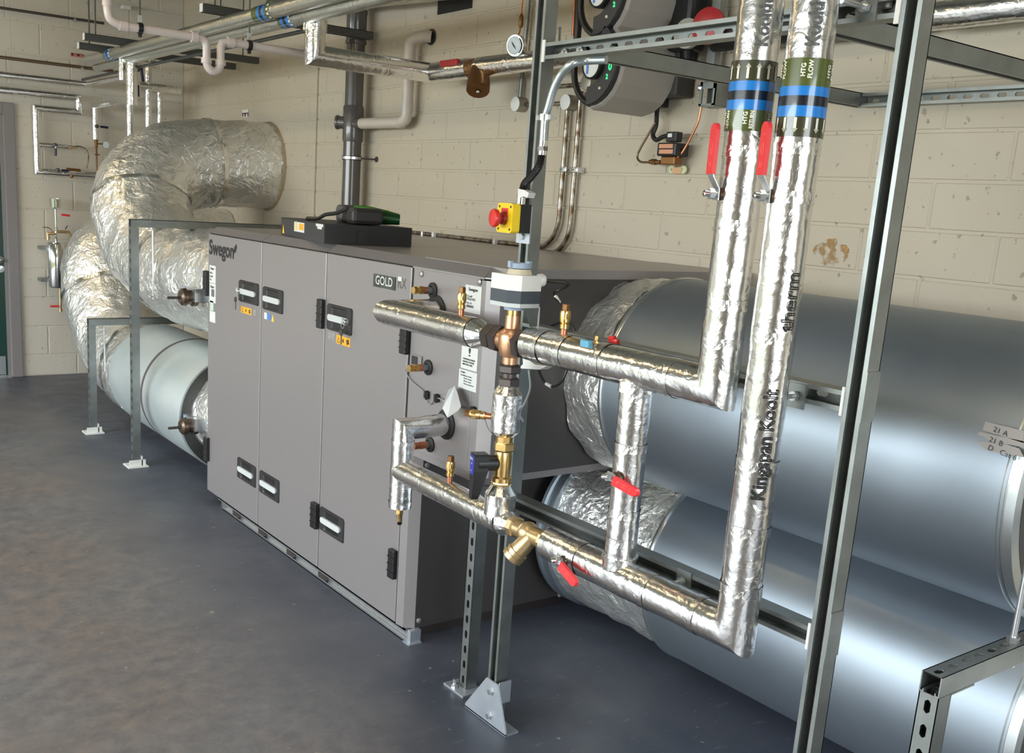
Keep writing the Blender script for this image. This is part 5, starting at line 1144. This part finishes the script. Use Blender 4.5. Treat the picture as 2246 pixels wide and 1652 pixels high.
# grey wall box with slot
t = thing('wall_bracket', 'grey slotted channel bracket on the wall above the reddish copper tube', 'bracket', W(1550, 210, 2.96))
a, b = W(1537, 180, 2.93), W(1565, 236, 2.93)
MB().box((2.93, b.y, a.z - .085), (2.935, b.y + .012, a.z)).box((2.93, a.y - .012, a.z - .085), (2.935, a.y, a.z)).box((2.93, b.y, a.z - .025), (2.935, a.y, a.z)).box((2.93, b.y, a.z - .085), (2.935, a.y, a.z - .078)).box((2.93, b.y, a.z - .085), (2.998, b.y + .003, a.z)).box((2.93, b.y, a.z - .088), (2.998, a.y, a.z - .084)).build('channel_body', STRUT, t)
MB().box((2.97, b.y + .005, a.z - .08), (2.975, a.y - .002, a.z - .002)).build('channel_back', TRAYM, t)
MB().lathe(W(1536, 193, 2.93), (-1, 0, 0), [(0, .012), (.006, .012), (.012, .007), (.013, 0)], 6, False).build('channel_bolt', ZINC, t)
a = W(1562, 95, 2.94); MB().box((2.93, a.y - .028, W(1562, 180, 2.94).z), (2.96, a.y + .010, W(1562, 0, 2.94).z + .1)).build('channel_riser', STRUT, t)
# foil pipe along the right wall at top right
rp = at(2150, 22, 0, 2.88)
t = thing('insulated_pipe', 'foil insulated pipe along the right wall at the top right corner', 'pipe', (2.88, 1.6, rp.z))
foil(t, [(2.88, at(2050, 20, 0, 2.88).y, rp.z), (2.88, .6, rp.z)], .042, seed=15)
tag(MB().tube([(2.90, 2.6, rp.z + .02), (2.90, 1.80, rp.z + .02)], .055, 24, wob=.01, wscale=20).build('pipe_fitting', BLACK), 'black insulated fitting between the risers and the post at the top edge', 'pipe')
a = at(1922, 28, 0, XS); tag(MB().box((XS + .004, a.y - .022, 1.956), (XS + .018, a.y + .012, 1.976), .004).build('rubber_pad', WHITE), 'white plastic pad inside the slotted top rail', 'pad')
# rust stain and wall hole
def patch(u, v, s, n, m, name, lb, cat, x=2.9995, t=.0006):
    c = at(u, v, 0, x); random.seed(n); mb = MB(); P = []
    for k in range(18): a = 2 * PI * k / 18; rr = s * (1 + .35 * noise.noise(Vector((k * .9, n, 0)))); P.append((x, c.y + rr * math.cos(a) * 1.3, c.z + rr * math.sin(a) * .75))
    return mb.prism(P, (-t, 0, 0)).build(name, m, wr)
rs = mat('rust_mark', (0.50, 0.30, 0.12), .8); nn = rs.node_tree; nb_ = nn.nodes['Principled BSDF']
tn = nn.nodes.new('ShaderNodeTexNoise'); tn.inputs['Scale'].default_value = 28; tn.inputs['Detail'].default_value = 6; tg2 = nn.nodes.new('ShaderNodeNewGeometry'); nn.links.new(tg2.outputs['Position'], tn.inputs['Vector'])
rp2 = nn.nodes.new('ShaderNodeValToRGB'); rp2.color_ramp.elements[0].position = .45; rp2.color_ramp.elements[1].position = .68; nn.links.new(tn.outputs['Fac'], rp2.inputs['Fac']); nn.links.new(rp2.outputs['Color'], nb_.inputs['Alpha'])
patch(1822, 553, .055, 3, rs, 'rust_stain', '', '')
hole = struct(MB().box((2.994, at(1036, 15, 0, 3).y, at(965, 32, 0, 3).z), (3.0, at(962, 15, 0, 3).y, ZC - .1)).build('opening_shade_1', BLACK))  # thin black slab painting the darkness of an opening in the wall
hl = at(965, 8, 0, 2.8)
t = thing('insulated_pipe', 'foil insulated pipe with black print entering the dark wall opening at the top', 'pipe', (2.75, hl.y, hl.z))
foil(t, [(2.82, 6.2, 2.67), (2.82, hl.y, 2.55)], .06, seed=21)
mb = MB()
for i in range(9):
    y = 5.3 - i * .06; 
for k, (u, v) in enumerate(((880, 4), (905, 8), (935, 2))): pass
# ------------------------------------------------------------------ overhead pipe bundle and trapeze supports
XB1, XB2 = 2.05, 2.12
zB1 = at(560, 34, 0, XB1).z; zB2 = at(560, 61, 0, XB2).z
b1 = thing('insulated_pipe', 'upper large foil pipe of the overhead bundle, blue label with white arrows', 'pipe', (XB1, 5, zB1))
foil(b1, [(XB1, 7.6, zB1), (XB1, 2.3, zB1)], .034, seed=31, m=DULLF)
b2 = thing('insulated_pipe', 'lower foil pipe of the overhead bundle, small blue label', 'pipe', (XB2, 5, zB2))
foil(b2, [(XB2, 7.6, zB2), (XB2, 3.2, zB2)], .034, seed=32, m=DULLF)
tag(MB().tube([(2.18, 8.2, zB2 - .045), (2.18, 4.4, zB2 - .045)], .010, 8).build('conduit', TRAYM), 'thin dark conduit running under the overhead bundle', 'conduit')
def yband(parent, x, z, r, y0, cols, w_):
    for i, m in enumerate(cols): MB().lathe((x, y0 - i * w_, z), (0, -1, 0), [(0, r + .003), (w_, r + .003)], 32).build('label_band', m, parent)
    mb = MB(); n = 12; yy = y0 - len(cols) * w_
    for i in range(n):
        a = 2 * PI * i / n
        P = [(x + (r + .0045) * math.cos(a + d), yy - l, z + (r + .0045) * math.sin(a + d)) for d, l in ((-.14, 0), (.14, 0), (.14, .02), (-.14, .02))]
        mb.add(P, [(0, 1, 2, 3)])
    mb.build('flow_arrows', CREAM, parent)
yl = at(566, 40, 0, XB1).y; yband(b1, XB1, zB1, .034, yl + .0, [OLIVE, OLIVE, LBLUE, NAVY, LBLUE, OLIVE], .028)
yl = at(617, 48, 0, XB2).y; yband(b2, XB2, zB2, .034, yl - .03, [OLIVE, LBLUE, NAVY, LBLUE], .028)
yl = at(238, 119, 0, XB1).y; yband(b1, XB1, zB1, .034, min(yl, 7.2), [OLIVE, LBLUE, NAVY, LBLUE], .028)
zz_ = zB1 + .085
tz = []
for i, (yy, x0, z_, lb) in enumerate(((7.15, None, 2.40, 'lower strut trapeze carrying the overhead bundle near the far wall'), (6.75, None, 2.40, 'second strut trapeze carrying the overhead bundle, nearer the camera'), (5.2, None, 2.42, 'strut trapeze end above the U trap'))):
    q = ((172, 100), (184, 80), (442, 17))[i]; p = at(*q, 1, yy); t = thing('trapeze_support', lb, 'frame', (2.2, yy, p.z))
    strut('trapeze_rail', t, (p.x, yy, p.z), (2.96, yy, p.z), (0, 0, -1), False, TRAYM)
    MB().box((p.x - .003, yy - .020, p.z - .020), (p.x, yy + .020, p.z + .020)).build('end_cap', WHITE, t)
    MB().cyl((p.x + .07, yy, p.z + .02), (p.x + .07, yy, ZC), .005, 8).cyl((2.85, yy, p.z + .02), (2.85, yy, ZC), .005, 8).parts('hanger_rod', TRAYM, t)
t = thing('cable_tray', 'dark metal cable tray hung under the ceiling above the pipe bundle', 'tray', (2.0, 5, 2.9))
MB().box((1.86, 1.5, 2.86), (2.25, 7.9, 2.865)).box((1.86, 1.5, 2.86), (1.865, 7.9, 2.92)).box((2.245, 1.5, 2.86), (2.25, 7.9, 2.92)).build('tray_body', TRAYM, t)
sq = at(276, 16, 2, 2.85); tag(MB().box((sq.x - .03, sq.y - .03, 2.835), (sq.x + .03, sq.y + .03, 2.8595)).build('sensor_plate', PAPER), 'small pale square plate under the cable tray', 'plate')
# ------------------------------------------------------------------ pipework at the far wall
def FW(u, v, y=8.22): return at(u, v, 1, y)
def far(label, pts, r, foilm=True, name='insulated_pipe', m=None, cat='pipe'):
    P = [FW(*p) if len(p) == 2 else at(p[0], p[1], 1, p[2]) for p in pts]
    t = thing(name, label, cat, P[0]); 
    if foilm: foil(t, P, r, seed=random.random() * 50, n=20, wob=.0015)
    else: MB().tube(P, r, 12).build('pipe_barrel', m or TUBE, t)
    return t
def snap(pts, y=8.22):
    """straighten a run on the far wall: points alternate level and plumb"""
    R = [FW(*pts[0], y)]
    if pts[0][0] < 0: R[0].x = -1.2
    for p in pts[1:]:
        q = FW(*p, y); l = R[-1]
        if abs(q.x - l.x) > abs(q.z - l.z): q.z = l.z
        else: q.x = l.x
        R.append(q)
    return R
def farp(label, P, r, seed, m=None, name='insulated_pipe', cat='pipe'):
    t = thing(name, label, cat, P[0])
    if m is None: foil(t, P, r, seed=seed, n=20, wob=.0015)
    else: MB().tube(P, r, 12).build('pipe_barrel', m, t)
    return t
farp('thin dark conduit highest across the far wall', snap([(-60, 8), (228, 54)]), .010, 0, IRON, 'conduit', 'conduit')
farp('brown copper pipe across the far wall under the red label', snap([(-60, 118), (248, 155)]), .012, 0, TUBEB, 'copper_pipe')
for i, q in enumerate(((161, 44), (177, 150))):
    c = FW(*q, 8.25); tag(MB().lathe((c.x - .008, 8.22, c.z), (1, 0, 0), [(0, .018), (.016, .018)], 14).cyl((c.x, 8.23, c.z), (c.x, 8.30, c.z), .006, 8).build('pipe_clip', ZINC), ['clip on the highest conduit of the far wall', 'clip on the brown copper pipe of the far wall'][i], 'clip')
P = snap([(-60, 156), (192, 181)]); P.append(Vector((P[-1].x, 7.3, P[-1].z))); c_ = P[-1]
farp('upper foil pipe along the far wall, turning towards the camera below the bundle', P, .022, 41)
P = snap([(-60, 190), (172, 213), (172, 246), (78, 243), (78, 376), (232, 380)])
uu = farp('foil pipe looping down the far wall in a U shape beside the door', P, .026, 42)
P = snap([(82, 317), (148, 321)])
br1 = farp('short foil branch inside the looping pipe on the far wall', P, .018, 43)
MB().lathe(P[-1] - Vector((.0, 0, 0)), (1, 0, 0), [(0, .008), (.01, .012), (.03, .012), (.035, .007), (.07, .007)], 12).build('branch_union', DZR, br1)
tag(MB().tube(smooth_path([FW(160, 321), FW(178, 322), FW(192, 332), FW(194, 350), FW(190, 370)], 6), .005, 8).build('braided_hose', TUBE), 'thin braided hose between the branches on the far wall', 'hose')
def lev(label, u, v, du, dv, m=BLUEH, y=8.17, L=None):
    a = FW(u, v, y); b = FW(u + du, v + dv, y); t = thing('ball_valve', label, 'valve', a)
    MB().lathe((a.x, 8.2, a.z), (0, -1, 0), [(0, .014), (.03, .014), (.034, .009), (.045, .009)], 14).build('stem', ZINC if m is REDV else IRON, t)
    d = (b - a); MB().tube([a, a + d * .3], .005, 8).build('lever_arm', ZINC, t); MB().tube([a + d * .3, b], .009, 10).build('lever_sleeve', m, t)
    return t
lev('dark blue lever hanging from the short branch on the far wall', 122, 318, 0, 24); lev('dark blue lever pointing right on the thin vertical foil pipe', 213, 277, 24, 3)
t = lev('brass strainer valve on the bottom run of the looping far pipe', 128, 373, 22, 2)
c = FW(158, 377); MB().tube([FW(146, 373), FW(176, 376)], .018, 14).lathe(c, (-.2, -.3, -.9), [(0, .016), (.03, .018), (.045, .012), (.046, 0)], 12).build('strainer_body', OLDBR, t)
P = snap([(208, 232), (208, 306)]); tpz = P[0]
farp('thin vertical foil pipe with a brass end beside the looping duct', [Vector((P[0].x, 7.75, P[0].z)), P[0], P[1]], .024, 44)
a = FW(211, 306); b = FW(212, 378)
t = thing('gauge_drop', 'thin brass drop with a small round gauge under the thin foil pipe', 'gauge', a)
MB().lathe(a, (0, 0, -1), [(0, .018), (.02, .012), (.06, .012), (.07, .007), ((a - b).length, .006)], 12).box((a.x - .018, 8.19, a.z - .118), (a.x + .018, 8.21, a.z - .110)).cyl(a + Vector((0, 0, -.03)), a + Vector((.06, -.02, -.03)), .006, 8).build('brass_drop', OLDBR, t)
MB().lathe(a + Vector((.07, -.02, -.035)), (-.3, -1, 0), [(0, .024), (.012, .024), (.013, .02), (.011, 0)], 20).build('gauge_face', DIAL, t)
# drops from the bundle near the far corner
def wclip(p, par=None):
    o = MB().cyl((p.x, p.y, p.z), (p.x, 8.30, p.z), .006, 8).build('wall_clip', ZINC, par); return o
def drop(label, u, v0, v1, y, r, seed, extra=None):
    a = at(u, v0, 1, y); b = at(u, v1, 1, y); a.x = b.x = (a.x + b.x) / 2
    P = [a, b]
    t = farp(label, P, r, seed)
    if y > 7.8: wclip((a + b) / 2, t)
    return t
YD_ = at(287, 116, 0, XB2).y
drop('thick vertical foil drop from the overhead bundle near the far corner', 289, 112, 230, YD_, .036, 51)
drop('short vertical foil drop just left of the thick drop', 267, 118, 176, YD_ + .1, .022, 52)
drop('thinner foil pipe continuing below the thick drop behind the looping duct', 285, 226, 330, YD_, .022, 53)
drop('vertical foil pipe right of the thick drop, ending behind the looping duct', 325, 128, 300, 7.9, .026, 54)
drop('short vertical foil pipe nearest the far corner', 350, 198, 290, 8.1, .022, 55)
a = at(305, 188, 1, 7.9); b = at(395, 194, 1, 7.9); b.z = a.z
wclip((a + b) / 2, farp('short horizontal foil pipe ending near the far corner', [a, b], .030, 56))
a = at(300, 136, 1, 7.9); b = at(342, 140, 1, 7.9); b.z = a.z
wclip((a + b) / 2, farp('very short horizontal foil pipe above the dark blue valve lever', [a, b], .028, 57))
for (u, v, du, dv, lb) in ((310, 152, 4, 28, 'dark blue lever high beside the thick foil drop'), (302, 190, 1, 22, 'dark blue lever on the short horizontal foil pipe')):
    a = at(u, v, 1, 7.75); b = at(u + du, v + dv, 1, 7.75); t = thing('ball_valve', lb, 'valve', a); MB().cyl(at(u - 16, v + 3, 1, 7.86), a, .014, 12).build('stem', BLUEH, t); MB().tube([a, b], .011, 10).build('lever_sleeve', BLUEH, t)
# small red and white labels
def redlab(u0, u1, v0, v1, ax, val, lb):
    a = at(u0, v0, ax, val); b = at(u1, v1, ax, val); t = thing('wall_label', lb, 'label', (a + b) / 2)
    if ax == 1:
        MB().box((a.x, val - .002, b.z), (b.x, val, a.z)).build('label_plate', mat('pink_label', (0.62, 0.20, 0.17), .5) if 'pink_label' not in bpy.data.materials else bpy.data.materials['pink_label'], t)
        W_ = b.x - a.x; H_ = a.z - b.z; mb = MB().box((a.x, val - .003, a.z - H_ * .15), (b.x, val - .002, a.z)).box((a.x + W_ * .05, val - .003, a.z - H_ * .75), (a.x + W_ * .2, val - .002, a.z)).box((a.x + W_ * .5, val - .003, a.z - H_ * .7), (a.x + W_ * .7, val - .002, a.z)).box((b.x - W_ * .05, val - .003, b.z), (b.x, val - .002, a.z)); mb.build('label_print', mat('maroon_print', (0.12, .02, .02), .5), t)
    else:
        MB().box((val - .002, b.y, b.z), (val, a.y, a.z)).build('label_plate', PAPER, t)
        W_ = a.y - b.y; H_ = a.z - b.z; MB().box((val - .003, b.y, a.z - H_ * .55), (val - .002, a.y, a.z - H_ * .42)).box((val - .003, b.y + W_ * .4, a.z - H_ * .9), (val - .002, b.y + W_ * .6, a.z - H_ * .42)).box((val - .003, a.y - W_ * .2, a.z - H_ * .9), (val - .002, a.y - W_ * .05, a.z - H_ * .42)).box((val - .003, b.y, a.z - H_ * .9), (val - .002, b.y + W_ * .12, a.z - H_ * .42)).build('label_print', bpy.data.materials['maroon_print'], t)
redlab(155, 183, 116, 127, 1, 8.297, 'small red label high on the far wall under the trapeze ends')
redlab(532, 545, 241, 257, 0, 2.998, 'tiny red and white label on the right wall above the foil duct')
# dosing pot on the far wall
c = FW(124, 560, 8.16); zt_ = FW(124, 530, 8.16).z; zb_ = FW(124, 632, 8.16).z
t = thing('dosing_pot', 'polished steel dosing pot with funnel and red levers on the far wall', 'vessel', (c.x, 8.16, zb_))
MB().lathe((c.x, 8.16, zb_), (0, 0, 1), [(0, .03), (.006, .060), (.02, .068), (zt_ - zb_ - .02, .068), (zt_ - zb_ - .006, .060), (zt_ - zb_, .02)], 32).build('pot_body', CHROME, t)
zc_ = FW(126, 455, 8.16).z; zf_ = FW(126, 436, 8.16).z
MB().lathe((c.x, 8.16, zc_ - .012), (0, 0, 1), [(0, .008), (.006, .02), (.012, .040), (zf_ - zc_ + .012, .043), (zf_ - zc_ + .012, .040), (.016, .036)], 28).build('funnel', CHROME, t)
MB().lathe((c.x, 8.16, zt_), (0, 0, 1), [(0, .012), (.02, .014), (.025, .010), (.08, .010), (.085, .016), (.10, .016), (.105, .009), (zc_ - zt_ - .01, .009)], 14).build('funnel_stem', CHROME, t)
a = FW(105, 512, 8.16); b = FW(150, 508, 8.16)
MB().tube([(a.x, 8.16, a.z - .05), (a.x, 8.16, a.z), (c.x, 8.16, a.z)], .011, 12).tube([(c.x, 8.16, a.z + .015), (b.x, 8.16, a.z + .015), (b.x + .02, 8.16, a.z - .02)], .011, 12).build('side_arms', DZR, t)
q = [FW(94, 498, 8.13), FW(108, 500, 8.13), FW(118, 510, 8.13)]; MB().tube(q, .004, 8).build('bent_lever', DZR, t)
MB().tube([FW(135, 471, 8.14), FW(153, 473, 8.14)], .008, 10).build('red_lever', REDV, t)
MB().tube([FW(143, 503, 8.14), FW(148, 495, 8.14)], .004, 8).build('small_lever', IRON, t)
for v in (544, 614):
    p = FW(95, v, 8.2); MB().box((p.x - .022, 8.17, p.z - .012), (p.x + .07, 8.29, p.z + .012)).build('wall_lug', STRUT, t)
a = FW(132, 640, 8.16); b = FW(132, 678, 8.16)
MB().tube([(a.x, 8.16, zb_ + .01), (a.x, 8.16, b.z)], .010, 12).lathe((a.x, 8.16, b.z), (0, 0, -1), [(0, .014), (.02, .014), (.022, 0)], 12).build('drain_tail', DZR, t)
MB().tube([FW(110, 672, 8.14), FW(129, 672, 8.14)], .008, 10).build('red_lever', REDV, t)
# ------------------------------------------------------------------ emergency stop and its conduit on the left post
a = at(1124, 497, 0, 1.745); PX1 = XS - .0207
t = thing('emergency_stop', 'yellow emergency stop box with a red mushroom button on the left frame post', 'switch', (1.72, Y1_, 1.5))
pz0, pz1 = at(1140, 533, 0, PX1).z, at(1150, 452, 0, PX1).z
MB().box((PX1 - .004, Y1_ - .028, pz0), (PX1, Y1_ + .030, pz1)).build('mounting_plate', PLATE, t)
MB().hexn((PX1 - .004, Y1_ + .002, pz0 + .018), (PX1 - .011, Y1_ + .002, pz0 + .018), .009).build('plate_bolt', ZINC, t)
ez0, ez1 = at(1110, 506, 0, PX1 - .06).z, at(1112, 450, 0, PX1 - .06).z
# box turned to face the aisle
th = math.radians(28); ca, sa = math.cos(th), math.sin(th)
ec = Vector((PX1 - .036, Y1_ + .008, (ez0 + ez1) / 2)); hz = .038; hy = .033
def EB(d, s, z): return ec + Vector((-ca * d - sa * s * 0 , sa * d * .35 + s, z))
def ebox(d0, d1, e=0): return [EB(d0, -hy - e, -hz - e), EB(d0, hy + e, -hz - e), EB(d0, hy + e, hz + e), EB(d0, -hy - e, hz + e)], EB(d1, 0, 0) - EB(d0, 0, 0)
p_, v_ = ebox(-.034, .004); MB().prism(p_, v_).build('black_back_box', BLACK, t)
def rrect(d, r=.008, e=0):
    P = []
    for cx, cz, a0 in ((hy - r, hz - r, 0), (-hy + r, hz - r, 90), (-hy + r, -hz + r, 180), (hy - r, -hz + r, 270)):
        for i in range(5): an = math.radians(a0 + i * 22.5); P.append(EB(d, cx + (r + e) * math.cos(an), cz + (r + e) * math.sin(an)))
    return P
MB().prism(rrect(.004, e=.0015), EB(.030, 0, 0) - EB(.004, 0, 0)).build('yellow_lid', ESY, t)
fn = (EB(1, 0, 0) - EB(0, 0, 0)).normalized()
MB().prism([EB(.0305, -.014, -.004), EB(.0305, .014, -.004), EB(.0305, .014, .026), EB(.0305, -.014, .026)], fn * .0012).build('red_tab', RED, t)
MB().lathe(EB(.030, 0, -.002), fn, [(0, .017), (.010, .016), (.012, .013), (.024, .014)], 24).build('button_collar', mat('dark_red_collar', (0.25, .012, .012), .4), t)
MB().lathe(EB(.052, 0, -.002), fn, [(0, .015), (.004, .023), (.012, .025), (.017, .023), (.019, .016), (.0195, 0)], 32).build('mushroom_button', RED, t)
mb = MB()
for s in (-1, 1):
    for z in (-1, 1): mb.lathe(EB(.0305, s * .025, z * .030), fn, [(0, .0035), (.001, .003), (.0012, 0)], 10)
mb.parts('lid_screw', IRON, t)
# flexible conduit up to the rail
t = thing('flexible_conduit', 'black flexible conduit and zinc bend rising from the stop box to the top rail', 'conduit', (1.72, Y1_, 1.56))
XC = 1.725
P = [at(*q, 0, XC) for q in ((1142, 448), (1144, 428), (1150, 405), (1165, 388), (1182, 365), (1188, 340))]
pp = smooth_path(P[1:], 14); mb = MB().tube(pp, .0095, 16, radii=[.0108 if i % 2 else .0088 for i in range(len(pp))]); mb.build('black_flex', BLACK, t)
MB().cyl(P[0] + Vector((0, 0, -.01)), P[1], .0125, 16).build('gland_nut', CHROME, t)
a = at(1141, 436, 0, XC); b = at(1146, 418, 0, XC); MB().prism([at(*q, 0, XC - .012) for q in ((1136, 414), (1150, 417), (1160, 423), (1156, 434), (1149, 431), (1136, 436))], (.024, 0, 0)).build('paper_tag', PAPER, t)
a, b = at(1189, 340, 0, XC), at(1192, 308, 0, XC); MB().cyl(a, b, .0115, 16).hexn(at(1190, 332, 0, XC), at(1190, 322, 0, XC), .0145).build('chrome_coupling', CHROME, t)
P = [at(*q, 0, XC) for q in ((1191, 318), (1193, 285), (1195, 262), (1203, 235), (1215, 195), (1232, 162), (1255, 140), (1285, 132), (1330, 128))]
P[-1] = at(1330, 131, 0, 1.78); P[-2] = at(1288, 133, 0, 1.76)
MB().tube(smooth_path(P, 8), .0105, 16).build('zinc_bend', mat('conduit_zinc', (0.55, 0.62, 0.64), .3, .85), t)
c = at(1195, 258, 0, XC); MB().lathe(c + Vector((0, 0, -.008)), (0, 0, 1), [(0, .016), (.016, .016)], 18).box((c.x - .006, c.y - .03, c.z - .006), (c.x + .006, c.y + .03, c.z + .006)).build('saddle_clip', ZINC, t)
# thin strap clips and odds on the upper right run
a = at(1350, 748, 0, XS - .022); o = tag(MB().box((a.x - .010, a.y - .014, a.z - .006), (a.x + .002, a.y + .014, a.z + .006), .002).cyl((a.x - .006, a.y + .016, a.z + .004), (a.x - .006, a.y - .004, a.z + .008), .006, 8).build('red_clip', RED), 'small red plastic clip on the edge of the middle frame rail', 'clip')
c = at(1293, 755, 0, PX - .02); t = thing('sensor_plug', 'small blue and brass plug poking out of the upper right insulated pipe', 'plug', c)
MB().box((c.x - .012, c.y - .006, ZU + .028), (c.x + .004, c.y + .022, ZU + .046), .003).build('blue_plug', mat('sky_blue', (0.12, 0.38, 0.55), .4), t)
MB().cyl((PX - .012, c.y - .014, ZU + .036), (PX - .022, c.y - .026, ZU + .034), .006, 10).tube([(PX, c.y, ZU + .035), (PX, c.y - .002, ZU + .056)], .005, 8).build('brass_pin', BRASS, t)
